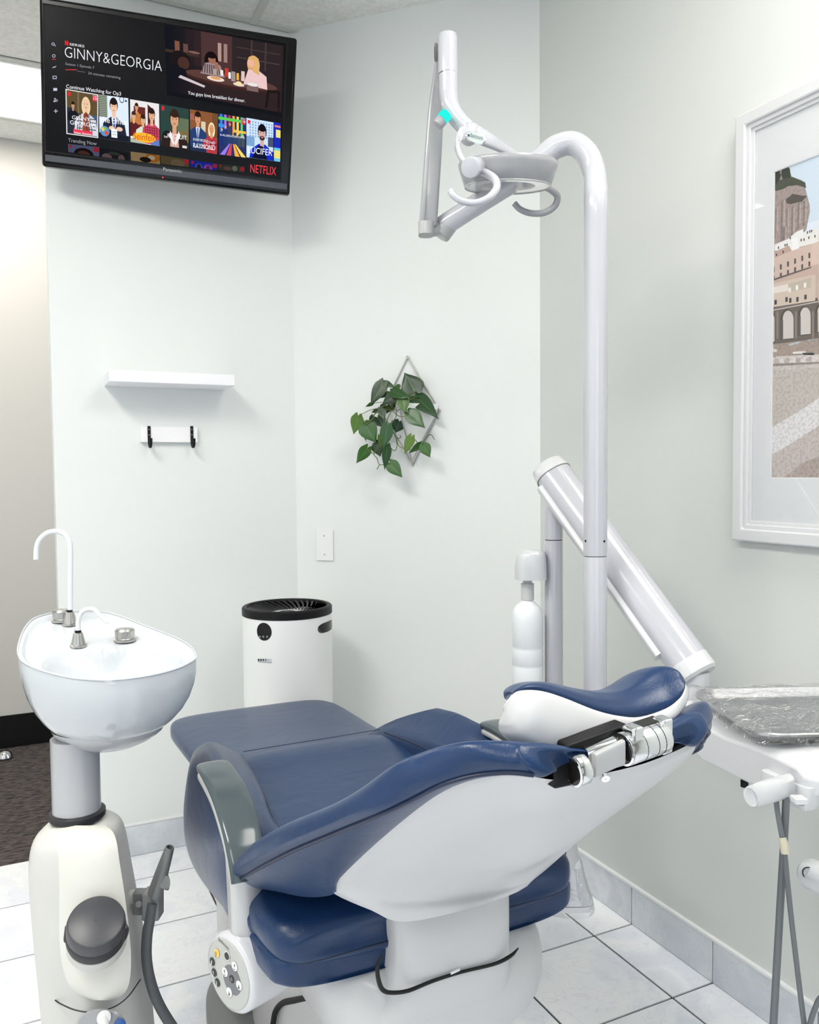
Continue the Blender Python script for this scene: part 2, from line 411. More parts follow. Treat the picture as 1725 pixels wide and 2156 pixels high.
# ================================================================== SETTING
XR, YL, KD = 1.5687, 2.907, 3.84
C1 = (KD-YL, YL); C2 = (XR, KD-XR)
XW, YB, YH = -1.9, -1.75, 4.36
def struct(name, geo, m, parent=None, **k):
    o = M(name, geo, m, parent, **k)
    if parent is None: o['kind'] = 'structure'
    return o
fl = struct('floor', J(box(XW-0.1, XR+0.1, YB-0.1, 3.026, -0.06, -0.0035)), GROUT, smooth=0)
PT = 0.304; GX = 1.428; GY = 1.8095
tm = {}
def tile(x0, x1, y0, y1):
    key = (round(x1-x0, 4), round(y1-y0, 4))
    if key not in tm:
        me = M('tile', box(-(x1-x0)/2, (x1-x0)/2, -(y1-y0)/2, (y1-y0)/2, -0.006, 0), TILE, fl, smooth=0)
        og = Vector(fl.location)
        me.data.transform(Matrix.Translation(og)); tm[key] = me.data; bpy.data.objects.remove(me)
    o = bpy.data.objects.new('tile', tm[key]); COL.objects.link(o); o.parent = fl
    o.location = Vector(((x0+x1)/2, (y0+y1)/2, 0))-Vector(fl.location)
g = 0.0031
xs = [XR]+[GX-PT*k for k in range(12)]; xs = [x for x in xs if x > XW]+[XW]
ys = [3.026, GY+3*PT, ]+[GY+PT*k for k in (2, 1)]+[GY-PT*k for k in range(12)]; ys = [y for y in ys if y > YB]+[YB]
for i in range(len(xs)-1):
    for j in range(len(ys)-1):
        x1, x0, y1, y0 = xs[i], xs[i+1], ys[j], ys[j+1]
        if x0+y0 > KD or (x0 > 0.12 and y0 > 2.72+0.001 and False): continue
        tile(x0+g, x1-g, y0+g, min(y1-g, 3.026))
struct('trim_1', box(XW-0.1, 2.2, 3.026, YH+0.1, -0.06, -0.001), CARPET, smooth=0).name = 'floor_carpet'
# walls
wl = struct('wall_left', box(0.12, C1[0]+0.06, YL, 3.027, 0, 3.0), WALL, smooth=0)
a, b = C1, C2
struct('wall_corner', ([(a[0], a[1], 0), (b[0], b[1], 0), (b[0]+.1, b[1]+.1, 0), (a[0]+.1, a[1]+.1, 0),
       (a[0], a[1], 3), (b[0], b[1], 3), (b[0]+.1, b[1]+.1, 3), (a[0]+.1, a[1]+.1, 3)],
       [(0, 1, 5, 4), (1, 2, 6, 5), (2, 3, 7, 6), (3, 0, 4, 7), (0, 3, 2, 1), (4, 5, 6, 7)]), WALL, smooth=0)
struct('wall_right', box(XR, XR+0.1, YB-0.1, C2[1]+0.06, 0, 3.0), WALL2, smooth=0)
struct('wall_far', box(XW-0.1, 2.2, YH, YH+0.1, 0, 3.0), HALLW, smooth=0)
struct('wall_hall_end', box(2.1, 2.2, 3.0, YH+0.1, 0, 3.0), HALLW, smooth=0)
struct('wall_side', box(XW-0.1, XW, YB-0.1, YH+0.1, 0, 3.0), WALL, smooth=0)
wx0, wx1, wz0, wz1 = -1.25, 0.55, 0.65, 2.25
struct('wall_back', J(box(XW-0.1, wx0, YB-0.12, YB, 0, 3), box(wx1, XR+0.1, YB-0.12, YB, 0, 3),
       box(wx0, wx1, YB-0.12, YB, 0, wz0), box(wx0, wx1, YB-0.12, YB, wz1, 3)), BACKW, smooth=0)
wn = struct('window_1', J(box(wx0, wx1, YB-0.09, YB-0.04, wz0, wz0+0.05), box(wx0, wx1, YB-0.09, YB-0.04, wz1-0.05, wz1),
       box(wx0, wx0+0.05, YB-0.09, YB-0.04, wz0, wz1), box(wx1-0.05, wx1, YB-0.09, YB-0.04, wz0, wz1),
       box(-0.375, -0.325, YB-0.09, YB-0.04, wz0, wz1)), TRIM, smooth=0)
M('pane', J(box(wx0+.05, -0.375, YB-0.067, YB-0.063, wz0+.05, wz1-.05), box(-0.325, wx1-.05, YB-0.067, YB-0.063, wz0+.05, wz1-.05)), GLASS, wn, smooth=0)
struct('baseboard_far', box(XW, 2.1, YH-0.012, YH, 0, 0.155), BLACK, smooth=0)
# tiled baseboards
bl = struct('baseboard_left', box(0.12, C1[0], YL-0.004, YL, 0, 0.106), GROUT, smooth=0)
for x in [GX-PT*k for k in range(5, 0, -1)]:
    x0, x1 = max(x, 0.121), min(x+PT, C1[0]-0.004)
    if x1-x0 > 0.02: M('tile', box(x0+0.0015, x1-0.0015, YL-0.009, YL-0.001, 0.001, 0.105), BTILE, bl, smooth=0, bevel=0.001, seg=1)
br = struct('baseboard_right', box(XR-0.004, XR, YB, C2[1], 0, 0.110), GROUT, smooth=0)
y = GY+PT
while y > YB:
    y0, y1 = max(y, YB+0.01), min(y+PT, C2[1]-0.004)
    if y1-y0 > 0.02: M('tile', box(XR-0.009, XR-0.001, y0+0.0015, y1-0.0015, 0.001, 0.109), BTILE, br, smooth=0, bevel=0.001, seg=1)
    y -= PT
dv_ = Vector((1, -1, 0)).normalized(); nv_ = Vector((-1, -1, 0)).normalized()
pa = Vector((C1[0], C1[1], 0)); Ld = (Vector((C2[0], C2[1], 0))-pa).length
def dbox(s0, s1, t0, t1, z0, z1): return obox(pa+dv_*((s0+s1)/2)+nv_*((t0+t1)/2)+V3(0, 0, (z0+z1)/2), dv_*((s1-s0)/2), nv_*((t1-t0)/2), V3(0, 0, (z1-z0)/2))
bc = struct('baseboard_corner', dbox(0, Ld, 0, 0.004, 0, 0.108), GROUT, smooth=0)
for s in (0.005, 0.309, 0.613):
    M('tile', dbox(s+0.0015, min(s+PT, Ld-0.004)-0.0015, 0.001, 0.009, 0.001, 0.107), BTILE, bc, smooth=0)
struct('trim_1', box(0.12, C1[0]-0.004, YL-0.011, YL, 0.106, 0.112), TRIM, smooth=0)
struct('trim_2', box(XR-0.011, XR, YB, C2[1]-0.004, 0.110, 0.117), TRIM, smooth=0)
struct('trim_3', dbox(0.006, Ld-0.006, 0, 0.011, 0.108, 0.114), TRIM, smooth=0)
# ceiling: tiles and grid
ce = struct('ceiling', box(XW-0.1, 2.2, YB-0.1, YH+0.1, CEIL+0.03, CEIL+0.08), CEILM, smooth=0)
gx = [0.80+0.61*k for k in range(-4, 2)]; gx = [XW]+[v for v in gx if XW < v < XR]+[XR]
gy = [2.885-0.61*k for k in range(0, 8)]; gy = [v for v in gy if v > YB]+[YB]
holes = [(cx, cy) for (cx, cy, p) in TROFFERS]
def tile_mesh(x0, x1, y0, y1, name='ceiling_tile'):
    return M(name, box(x0, x1, y0, y1, CEIL+0.004, CEIL+0.02), CEILM, ce, smooth=0)
for i in range(len(gx)-1):
    for j in range(len(gy)-1):
        cx, cy = (gx[i]+gx[i+1])/2, (gy[j]+gy[j+1])/2
        if any(abs(cx-h[0]) < 0.31 and abs(cy-h[1]) < 0.62 for h in holes): continue
        if gx[i]+gy[j+1] > KD: continue
        tile_mesh(gx[i]+0.001, gx[i+1]-0.001, gy[j+1]+0.001, gy[j]-0.001)
for v in gx[1:-1]: M('grid_bar', box(v-0.012, v+0.012, YB, min(2.90, KD-v), CEIL-0.003, CEIL+0.004), TBAR, ce, smooth=0)
for v in gy[:-1]: M('grid_bar', box(XW, min(XR, KD-v), v-0.012, v+0.012, CEIL-0.002, CEIL+0.004), TBAR, ce, smooth=0)
# hall ceiling
for k in range(5):
    x0 = XW+0.61*k
    for (y0, y1) in ((2.90, 3.52), (4.11, YH)):
        M('ceiling_tile', box(x0+0.002, min(x0+0.608, 2.1), y0+(0.14 if y0 < 3 else 0.012), y1-0.012, CEIL+0.004, CEIL+0.02), CEILM, ce, smooth=0)
    if not (-1.0 < x0 < 0.3): M('ceiling_tile', box(x0+0.002, min(x0+0.608, 2.1), 3.532, 4.098, CEIL+0.004, CEIL+0.02), CEILM, ce, smooth=0)
for v in (3.526, 4.104): M('grid_bar', box(XW, 2.1, v-0.012, v+0.012, CEIL-0.002, CEIL+0.004), TBAR, ce, smooth=0)
def troffer(x0, x1, y0, y1, label):
    t = empty('ceiling_light', ((x0+x1)/2, (y0+y1)/2, CEIL), label, 'ceiling light')
    M('frame', J(box(x0, x1, y0, y0+0.012, CEIL-0.004, CEIL+0.03), box(x0, x1, y1-0.012, y1, CEIL-0.004, CEIL+0.03),
      box(x0, x0+0.012, y0, y1, CEIL-0.004, CEIL+0.03), box(x1-0.012, x1, y0, y1, CEIL-0.004, CEIL+0.03)), TRIM, t, smooth=0)
    M('diffuser', box(x0+0.012, x1-0.012, y0+0.012, y1-0.012, CEIL+0.002, CEIL+0.006), WHITEPANEL, t, smooth=0)
LB = ['rectangular ceiling light panel above the left of the treatment room', 'rectangular ceiling light panel above the instrument tray', 'rectangular ceiling light panel near the window behind the viewer']
for (x, y, p), lb in zip(TROFFERS, LB): troffer(x-0.295, x+0.295, y-0.595, y+0.595, lb)
troffer(-0.95, 0.26, 3.54, 4.09, 'bright white ceiling light panel in the hallway beyond the television')

# ================================================================== TELEVISION
s = 2.40
dd = [1.0, 1.073, 1.118, 1.045]; pc = [(75, -10), (620, 79), (610, 411), (88, 349)]
q = [EYE+ray(*p)*(d*s) for p, d in zip(pc, dd)]
tu = (q[1]-q[0]); tv = (q[0]-q[3]); tw = tu.length; th = tv.length
tu.normalize(); tv = (tv-tu*tv.dot(tu)).normalized(); tn = tu.cross(tv)   # towards the viewer
TO = q[3]
if tn.dot(EYE-TO) < 0: tn = -tn
def tp(u, v, o=0.0): return TO+tu*u+tv*v+tn*o
def tpix(px, py):
    r = ray(px, py); t = (TO-EYE).dot(tn)/r.dot(tn); d = EYE+r*t-TO; return d.dot(tu), d.dot(tv)
TVB = mat('tv_black', (12, 12, 14), 0.15, spec=0.25)
tvo = empty('television', tp(tw/2, 0, -0.05), 'black flat television high on the left wall showing a streaming menu', 'television')
M('housing', obox(tp(tw/2, th/2, -0.022), tu*(tw/2), tv*(th/2), tn*0.022), TVB, tvo, bevel=0.008)
M('back_cover', obox(tp(tw/2, th*0.5, -0.06), tu*(tw*0.36), tv*(th*0.33), tn*0.02), BLACK, tvo, bevel=0.012)
su0, sv0 = tpix(150, 316); su1, sv1 = tpix(600, 97); sb = tpix(590, 374)[1]
su0 = tpix(86, 200)[0]+0.012; sv0 = tpix(350, 349)[1]; sv1 = max(tpix(597, 95)[1], tpix(346, 50)[1]); su1 = tpix(597, 240)[0]
scr = M('screen', obox(tp((su0+su1)/2, (sv0+sv1)/2, 0.0002), tu*((su1-su0)/2), tv*((sv1-sv0)/2), tn*0.0004),
        mat('dark_screen', (9, 10, 15), 0.25, spec=0.12), tvo, smooth=0)
M('bezel_edge', J(*[obox(tp((x0+x1)/2, (y0+y1)/2, 0.001), tu*((x1-x0)/2), tv*((y1-y0)/2), tn*0.001) for (x0, x1, y0, y1) in
   ((su0-.003, su1+.003, sv0-.003, sv0), (su0-.003, su1+.003, sv1, sv1+.003), (su0-.003, su0, sv0, sv1), (su1, su1+.003, sv0, sv1))]), BLACK, tvo, smooth=0)
M('speaker_bar', obox(tp(tw/2, 0.024, 0.001), tu*(tw/2-0.01), tv*0.0095, tn*0.002), mat('grey_speaker_bar', (66, 70, 78), 0.45), tvo, bevel=0.001)
text('lettering', 'Panasonic', tp(*tpix(344, 360), 0.003), tu, tv, 0.056, 0.0105, mat('silver_print', (190, 190, 190), 0.4), tvo, 0.002, 'silver maker lettering under the screen')
u_, v_ = tpix(343, 374)
M('power_lamp', lathe([(0.002, 0), (0.002, 0.001)], tp(u_, v_, 0.003), tn, 10), emit('red_lamp', (255, 60, 60), 2), tvo)
u_, v_ = tpix(323, 371)
M('sensor', obox(tp(u_, v_, 0.003), tu*0.005, tv*0.003, tn*0.001), BLACK, tvo, smooth=0)
# mounting arm to the wall
pb = tp(tw/2, th*0.45, -0.08)
M('wall_bracket', J(tube([pb, V3(pb.x+0.05, YL-0.01, pb.z)], 0.018, 12, 1), box(pb.x-0.04, pb.x+0.14, YL-0.012, YL, pb.z-0.09, pb.z+0.09)), BLACK, tvo, bevel=0)
# --- the picture on screen, in pixel-fitted screen coordinates
def spx(px, py, o=0): u, v = tpix(px, py); return tp(u, v, 0.0009+o)
WT = emit('screen_white', (240, 242, 248), 1.0); WG = emit('screen_grey', (150, 152, 160), 1.0); RD = emit('screen_red', (236, 66, 76), 1.0)
def sqd(c0, c1, c2, c3):   # bilinear map of the unit square (0,0)=lower-left onto 4 pixel corners ll, lr, ur, ul
    a, b, c, d = [Vector(tpix(*p)) for p in (c0, c1, c2, c3)]
    def f(u, v, o=0):
        p = a*(1-u)*(1-v)+b*u*(1-v)+c*u*v+d*(1-u)*v
        return tp(p.x, p.y, 0.0009+o)
    return f
def figure(cx, cy, s, skin, hair, top, long=False, tie=None):
    o = []
    if long: o.append((ell(cx, cy-0.05*s, 0.19*s, 0.30*s), hair))
    o.append(([(cx-0.54*s, cy-0.95*s), (cx+0.54*s, cy-0.95*s), (cx+0.42*s, cy-0.44*s), (cx+0.12*s, cy-0.27*s), (cx-0.12*s, cy-0.27*s), (cx-0.42*s, cy-0.44*s)], top))
    o.append(([(cx-0.07*s, cy-0.34*s), (cx+0.07*s, cy-0.34*s), (cx+0.07*s, cy-0.1*s), (cx-0.07*s, cy-0.1*s)], skin))
    if tie: o += [([(cx-0.1*s, cy-0.28*s), (cx+0.1*s, cy-0.28*s), (cx, cy-0.8*s)], (225, 232, 245)), ([(cx-0.03*s, cy-0.3*s), (cx+0.03*s, cy-0.3*s), (cx+0.03*s, cy-0.8*s), (cx-0.03*s, cy-0.8*s)], tie)]
    if not long: o.append((ell(cx, cy+0.05*s, 0.165*s, 0.2*s), hair))
    o.append((ell(cx, cy, 0.135*s, 0.18*s), skin))
    if not long: o.append((ell(cx, cy+0.13*s, 0.15*s, 0.08*s), hair))
    dk = tuple(int(c*0.35) for c in skin)
    o += [(ell(cx-0.055*s, cy+0.02*s, 0.022*s, 0.012*s, 8), dk), (ell(cx+0.055*s, cy+0.02*s, 0.022*s, 0.012*s, 8), dk),
          (ell(cx, cy-0.09*s, 0.04*s, 0.014*s, 8), tuple(int(c*0.6) for c in skin))]
    return o
def badge(x, y, sx, sy): return (rc(x, y, x+sx, y+sy), (205, 50, 70))
# still picture, upper right
hero = [(rc(0, 0, 1, 1), (30, 24, 26)), (rc(0.10, 0.5, 1, 1), (32, 27, 31)), (rc(0.17, 0.5, 1, 1), (38, 30, 33)), (rc(0.24, 0.5, 1, 1), (46, 34, 36)),
        (rc(0.30, 0.5, 0.56, 1), (74, 50, 50)), (rc(0.44, 0.62, 0.47, 0.88), (168, 140, 130)), (rc(0.49, 0.62, 0.52, 0.88), (150, 122, 116)), (rc(0.56, 0.45, 0.98, 1), (44, 36, 38)),
        (rc(0.6, 0.72, 0.97, 0.735), (74, 60, 58)), (rc(0.6, 0.86, 0.97, 0.875), (68, 54, 54)), (rc(0.72, 0.6, 0.735, 1), (66, 54, 54)), (rc(0.84, 0.6, 0.855, 1), (66, 54, 54)),
        (rc(0.0, 0.62, 0.28, 0.66), (60, 44, 40)), (rc(0.08, 0.66, 0.12, 0.80), (120, 80, 64)), (rc(0.15, 0.66, 0.19, 0.78), (96, 70, 60)), (ell(0.24, 0.68, 0.05, 0.018), (120, 86, 80)),
        (ell(0.56, 0.36, 0.42, 0.10), (58, 36, 34)), (ell(0.56, 0.385, 0.40, 0.085), (86, 58, 54))]
hero += [(ell(0.12, 0.52, 0.09, 0.15), (28, 23, 24)), (ell(0.15, 0.5, 0.05, 0.09), (70, 44, 40)), ([(0, 0.2), (0.18, 0.3), (0.16, 0.42), (0.05, 0.46), (0, 0.46)], (22, 22, 30))]
hero += [(ell(0.385, 0.60, 0.06, 0.14), (24, 16, 18)), ([(0.29, 0.40), (0.50, 0.40), (0.46, 0.56), (0.40, 0.60), (0.33, 0.56)], (150, 130, 130))]
hero += [([(0.30+0.022*k, 0.42), (0.308+0.022*k, 0.42), (0.318+0.018*k, 0.55), (0.31+0.018*k, 0.55)], (60, 50, 56)) for k in range(8)]
hero += [(ell(0.39, 0.625, 0.032, 0.06), (150, 100, 82)), (ell(0.385, 0.68, 0.045, 0.04), (22, 16, 18)), ([(0.41, 0.5), (0.45, 0.5), (0.44, 0.6), (0.415, 0.6)], (150, 104, 86))]
hero += [(ell(0.745, 0.66, 0.055, 0.13), (206, 160, 104)), ([(0.66, 0.36), (0.87, 0.34), (0.86, 0.52), (0.80, 0.58), (0.70, 0.58)], (224, 190, 190)),
         (ell(0.725, 0.68, 0.034, 0.06), (226, 172, 148)), ([(0.74, 0.56), (0.80, 0.52), (0.79, 0.72), (0.75, 0.76)], (214, 168, 110)), (ell(0.745, 0.745, 0.045, 0.03), (212, 166, 108))]
for (x, y, rx, ry, c) in ((0.42, 0.36, 0.075, 0.035, (226, 206, 190)), (0.42, 0.37, 0.045, 0.02, (214, 150, 90)), (0.62, 0.34, 0.05, 0.025, (220, 205, 188)), (0.62, 0.36, 0.025, 0.025, (235, 214, 150))):
    hero.append((ell(x, y, rx, ry), c))
for (x, y, w, h, c) in ((0.50, 0.42, 0.03, 0.12, (190, 60, 50)), (0.46, 0.42, 0.025, 0.08, (225, 220, 215)), (0.555, 0.37, 0.035, 0.14, (150, 140, 138)), (0.60, 0.40, 0.02, 0.1, (230, 170, 60)), (0.64, 0.40, 0.03, 0.14, (216, 190, 180)), (0.53, 0.40, 0.02, 0.09, (240, 236, 230)), (0.40, 0.42, 0.03, 0.08, (170, 150, 140))):
    hero.append((rc(x, y, x+w, y+h), c))
hero += [(ell(0.74, 0.38, 0.055, 0.03), (200, 190, 186)), (rc(0.69, 0.28, 0.79, 0.38), (118, 96, 96)), (ell(0.74, 0.375, 0.05, 0.024), (226, 218, 214))]
hero += [([(0.85, 0.08), (0.87, 0.34), (0.98, 0.36), (0.97, 0.32), (0.89, 0.30), (0.875, 0.08)], (30, 22, 24)), ([(0.96, 0.02), (0.985, 0.02), (0.985, 0.34), (0.965, 0.34)], (30, 22, 24)), ([(0.88, 0.22), (0.97, 0.06), (0.98, 0.10), (0.89, 0.26)], (44, 32, 34)), ([(0.10, 0.28), (0.32, 0.20), (0.33, 0.23), (0.12, 0.32)], (200, 186, 190))]
hero = [(rc(0.03*k, 0, 1, 1), (int(20+26*k/13), int(22+12*k/13), int(30+6*k/13))) for k in range(14)]+hero[2:]
hero += [(rc(0, 0, 1, 0.05), (20, 21, 27))]
hf = sqd((352, 199), (592, 245), (597, 97), (346, 52))
flat('still_picture', hero, hf, SCREENM, scr, clip=True)
def tx(nm, st, p0, p1, hpx, m, slant=0):
    a = Vector(tpix(*p0)); b = Vector(tpix(*p1)); pxm = (b-a).length/math.hypot(p1[0]-p0[0], p1[1]-p0[1])
    e = tu*(b.x-a.x)+tv*(b.y-a.y)
    text(nm, st, tp(a.x, a.y, 0.0032), tu, tv, (b-a).length, hpx*pxm*1.0, m, scr, 0.0002)
text_items = [('SERIES', (147, 96), (178, 99), 5, WT), ('GINNY&GEORGIA', (137, 121), (341, 152), 23, WT), ('Season 1 Episode 7', (138, 137), (199, 146), 5.5, WG),
              ('24 minutes remaining', (186, 157), (254, 166), 5.5, WG), ('Continue Watching for Op3', (140, 186), (255, 202), 8, WT), ('Trending Now', (144, 299), (204, 306), 8, WG),
              ('You guys love breakfast for dinner.', (396, 199), (516, 217), 7, WT), ('NETFLIX', (527, 363), (581, 367), 17, RD)]
for (st, a, b, hp, m) in text_items: tx('lettering', st, a, b, hp, m)
def iconf(u, v, o=0): t_ = tpix(u, v); return tp(t_[0], t_[1], 0.0012+o)
def ring(x, y, r, w, c, n=12): return [([(x+r*cos(a), y+r*sin(a)), (x+(r-w)*cos(a), y+(r-w)*sin(a)), (x+(r-w)*cos(b), y+(r-w)*sin(b)), (x+r*cos(b), y+r*sin(b))], c) for a, b in [(2*pi*k/n, 2*pi*(k+1)/n) for k in range(n)]]
gc = (190, 195, 215)
for ic in (ring(112, 93, 3.2, 1.2, gc)+[([(114, 95), (115, 94.4), (118, 97), (117, 98)], gc)],
           ring(113.5, 118, 3.6, 1.1, gc), [(rc(110, 124.2, 118, 125.6), (220, 60, 70))],
           [([(110.5, 143), (113.5, 140), (115, 141.5), (118, 138.5), (118.6, 139.6), (115, 143.4), (113.5, 141.8), (111, 144)], gc)],
           [(rc(111, 160, 119.5, 166.5), gc), (rc(112.3, 161.3, 118.2, 165), (20, 22, 30))], [(rc(112.5, 185.5, 120.5, 191.5), gc)],
           ring(116, 208.5, 2, 1, gc)+ring(119.5, 212, 2.4, 1, gc)+[(rc(113, 212, 117, 215), gc)], [(rc(113.5, 233.4, 122, 234.8), gc), (rc(117, 230, 118.4, 238.2), gc)],
           [(rc(138, 146.3, 162, 147.8), (226, 60, 70))]+[([(162, 149), (180, 151.5), (180, 153), (162, 150.5)], (90, 92, 100))],
           [([(137, 85.5), (139, 85.5), (142, 92), (142, 86), (144, 86), (144, 96.5), (142, 96.5), (139, 90), (139, 95.5), (137, 95)], (226, 50, 60))]):
    flat('menu_icon', ic, iconf, SCREENM, scr)
# posters: lower-left, lower-right, upper-right, upper-left pixel corners
N_ = (214, 44, 58)
post = []
pA = [(rc(0, 0, 1, 1), (226, 226, 226)), (rc(0.03, 0.02, 0.97, 0.98), (92, 76, 50)), (rc(0.03, 0.02, 0.25, 0.6), (40, 46, 58)), (rc(0.36, 0.5, 0.41, 0.98), (120, 106, 80)), (rc(0.7, 0.02, 0.97, 0.5), (70, 88, 120))]
pA += figure(0.22, 0.66, 0.36, (190, 150, 120), (30, 26, 24), (26, 28, 34))
pA += figure(0.62, 0.72, 0.72, (226, 186, 160), (226, 206, 158), (206, 208, 216), True)
pA += [([(0.50, 0.10), (0.74, 0.10), (0.70, 0.50), (0.62, 0.56), (0.54, 0.50)], (146, 70, 44))]
pA += [([(0.32+0.08*k, 0.10), (0.345+0.08*k, 0.10), (0.42+0.05*k, 0.52), (0.40+0.05*k, 0.52)], (50, 54, 70)) for k in (0, 1, 4, 5, 6)]+[(rc(0.34, 0.16+0.08*k, 0.50, 0.18+0.08*k), (60, 64, 80)) for k in range(4)]+[(rc(0.73, 0.16+0.08*k, 0.93, 0.18+0.08*k), (60, 64, 80)) for k in range(4)]
pA += [badge(0.83, 0.83, 0.14, 0.13), (rc(0.07, 0.86, 0.16, 0.94), N_), (rc(0.22, 0.04, 0.82, 0.13), (222, 58, 84))]
post.append((pA, [(140, 282), (207, 291), (207, 199), (138, 187)]))
pB = [(rc(0, 0, 1, 1), (214, 226, 240)), (rc(0, 0.5, 0.28, 1), (150, 160, 140))]+[(rc(0, 0.52+0.04*k, 0.28, 0.535+0.04*k), (70, 78, 70)) for k in range(12)]
pB += figure(0.5, 0.76, 0.86, (232, 190, 160), (36, 28, 26), (34, 40, 56), False, (40, 56, 130))
pB += [(rc(0, 0, 1, 0.14), (28, 32, 44)), (ell(0.18, 0.18, 0.16, 0.12), (90, 140, 190)), (ell(0.12, 0.22, 0.06, 0.05), (216, 200, 90)), (ell(0.24, 0.14, 0.06, 0.05), (210, 80, 60)), (ell(0.2, 0.24, 0.05, 0.03), (120, 180, 90)),
       (ell(0.42, 0.27, 0.10, 0.05), (232, 192, 164)), (ell(0.68, 0.27, 0.11, 0.05), (232, 192, 164)), (rc(0.40, 0.06, 0.60, 0.26), (236, 238, 240)), (rc(0.43, 0.18, 0.57, 0.20), (150, 180, 190)), (rc(0.43, 0.12, 0.57, 0.14), (150, 180, 190))]
pB += ring(0.78, 0.95, 0.08, 0.02, (40, 48, 66))+[(ell(0.92, 0.93, 0.04, 0.025), (70, 84, 110))]
post.append((pB, [(210, 291), (272, 300), (270, 207), (208, 199)]))
pC = [(rc(0, 0, 1, 1), (226, 222, 222)), (rc(0.12, 0.1, 0.52, 0.86), (104, 42, 40)), ([(0.60, 0.1), (0.84, 0.05), (0.84, 0.82), (0.60, 0.95)], (80, 34, 36))]
pC += figure(0.22, 0.84, 0.42, (206, 150, 120), (50, 34, 26), (190, 120, 60))+figure(0.12, 0.62, 0.5, (216, 170, 140), (60, 44, 36), (92, 34, 38))
pC += figure(0.44, 0.56, 0.56, (216, 170, 140), (50, 36, 34), (206, 220, 200))+figure(0.74, 0.70, 0.72, (216, 168, 138), (40, 30, 28), (196, 70, 96))
pC += [(rc(0.5+0.08*k, 0.2, 0.52+0.08*k, 0.42), (110, 30, 50)) for k in range(6)]+[(rc(0.5, 0.22+0.06*k, 0.98, 0.235+0.06*k), (110, 30, 50)) for k in range(4)]
pC += [(rc(0, 0, 0.5, 0.1), (170, 180, 170)), (rc(0.7, 0, 1, 0.14), (90, 120, 190)), (ell(0.48, 0.15, 0.40, 0.115), (240, 180, 50))]
post.append((pC, [(275, 299), (336, 308), (335, 219), (274, 209)]))
pD = [(rc(0, 0, 1, 1), (44, 66, 62)), (rc(0.6, 0.3, 1, 0.75), (96, 110, 84)), (rc(0.70, 0.18, 1, 0.45), (116, 104, 66)), (ell(0.25, 0.2, 0.2, 0.2), (26, 32, 34))]
pD += figure(0.50, 0.68, 1.05, (208, 156, 122), (52, 36, 28), (44, 34, 32))
pD += [([(0.34, 0.02), (0.66, 0.02), (0.62, 0.36), (0.38, 0.36)], (206, 160, 150)), ([(0.36, 0.40), (0.30, 0.30), (0.46, 0.05), (0.50, 0.12)], (232, 224, 218)), ([(0.64, 0.42), (0.72, 0.32), (0.54, 0.05), (0.50, 0.12)], (232, 224, 218)), (rc(0.06, 0.86, 0.14, 0.96), N_), (rc(0.78, 0.03, 0.94, 0.09), (210, 210, 212))]
post.append((pD, [(338, 307), (397, 316), (398, 230), (337, 219)]))
pE = [(rc(0, 0, 1, 1), (134, 84, 52)), (rc(0.4, 0.45, 0.56, 0.75), (206, 198, 170)), (rc(0.8, 0.4, 1, 1), (112, 74, 46)), (rc(0, 0.75, 0.3, 0.9), (160, 96, 80))]
pE += figure(0.28, 0.80, 0.74, (206, 146, 112), (44, 28, 22), (40, 62, 110), False, (60, 90, 150))+figure(0.78, 0.60, 0.66, (214, 150, 110), (240, 226, 180), (176, 56, 66), True)
pE += [(ell(0.6+0.1*k, 0.3-0.05*(k % 2), 0.03, 0.025, 8), (90, 20, 40)) for k in range(4)]+[(ell(0.65+0.1*k, 0.18+0.05*(k % 2), 0.03, 0.025, 8), (90, 20, 40)) for k in range(4)]+[(rc(0, 0, 0.6, 0.1), (34, 48, 80)), (rc(0.13, 0.095, 0.88, 0.105), (235, 235, 235))]
post.append((pE, [(401, 316), (457, 325), (459, 240), (400, 230)]))
pF = [(rc(0, 0, 1, 1), (40, 50, 100))]
for k, c in enumerate(((60, 130, 220), (150, 120, 220), (170, 60, 60), (240, 160, 60), (244, 206, 70), (90, 200, 90))):
    x = 0.06+0.15*k; pF.append((rc(x, 0.5, x+0.08, 1.0), c))
pF += [(rc(0, 0.86, 0.85, 0.93), (90, 200, 80)), (rc(0.55, 0.60, 1.0, 0.66), (244, 190, 70)), (rc(0.0, 0.68, 0.2, 0.76), (60, 140, 220)), (rc(0.05, 0.28, 0.95, 0.5), (36, 60, 120))]
for k, (x, h) in enumerate(((0.12, 0.62), (0.26, 0.70), (0.42, 0.78), (0.60, 0.64), (0.76, 0.60), (0.90, 0.54))):
    pF += [(rc(x-0.055, 0.25, x+0.055, h-0.05), (30+8*k, 50+6*k, 110-6*k)), (ell(x, h, 0.03, 0.035, 8), (214, 170, 140))]
for x, c in ((0.04, (150, 120, 220)), (0.28, (200, 70, 90)), (0.60, (244, 170, 60)), (0.84, (246, 210, 90))):
    pF.append(([(x, 0.0), (x+0.18, 0.0), (0.42+x*0.25, 0.3), (0.38+x*0.25, 0.3)], c))
pF.append(badge(0.84, 0.83, 0.14, 0.13))
post.append((pF, [(461, 325), (517, 332), (518, 249), (460, 239)]))
pG = [(rc(0, 0, 1, 1), (198, 220, 246))]+[(rc(0.12+0.1*i, 0.55+0.07*j, 0.16+0.1*i, 0.59+0.07*j), (110, 140, 200)) for i in range(9) for j in range(6)]+[(rc(0, 0.3, 0.3, 0.55), (120, 160, 200)), (rc(0.8, 0.35, 1, 0.6), (70, 80, 110))]
pG += figure(0.58, 0.66, 1.0, (206, 168, 158), (18, 18, 22), (20, 46, 190))
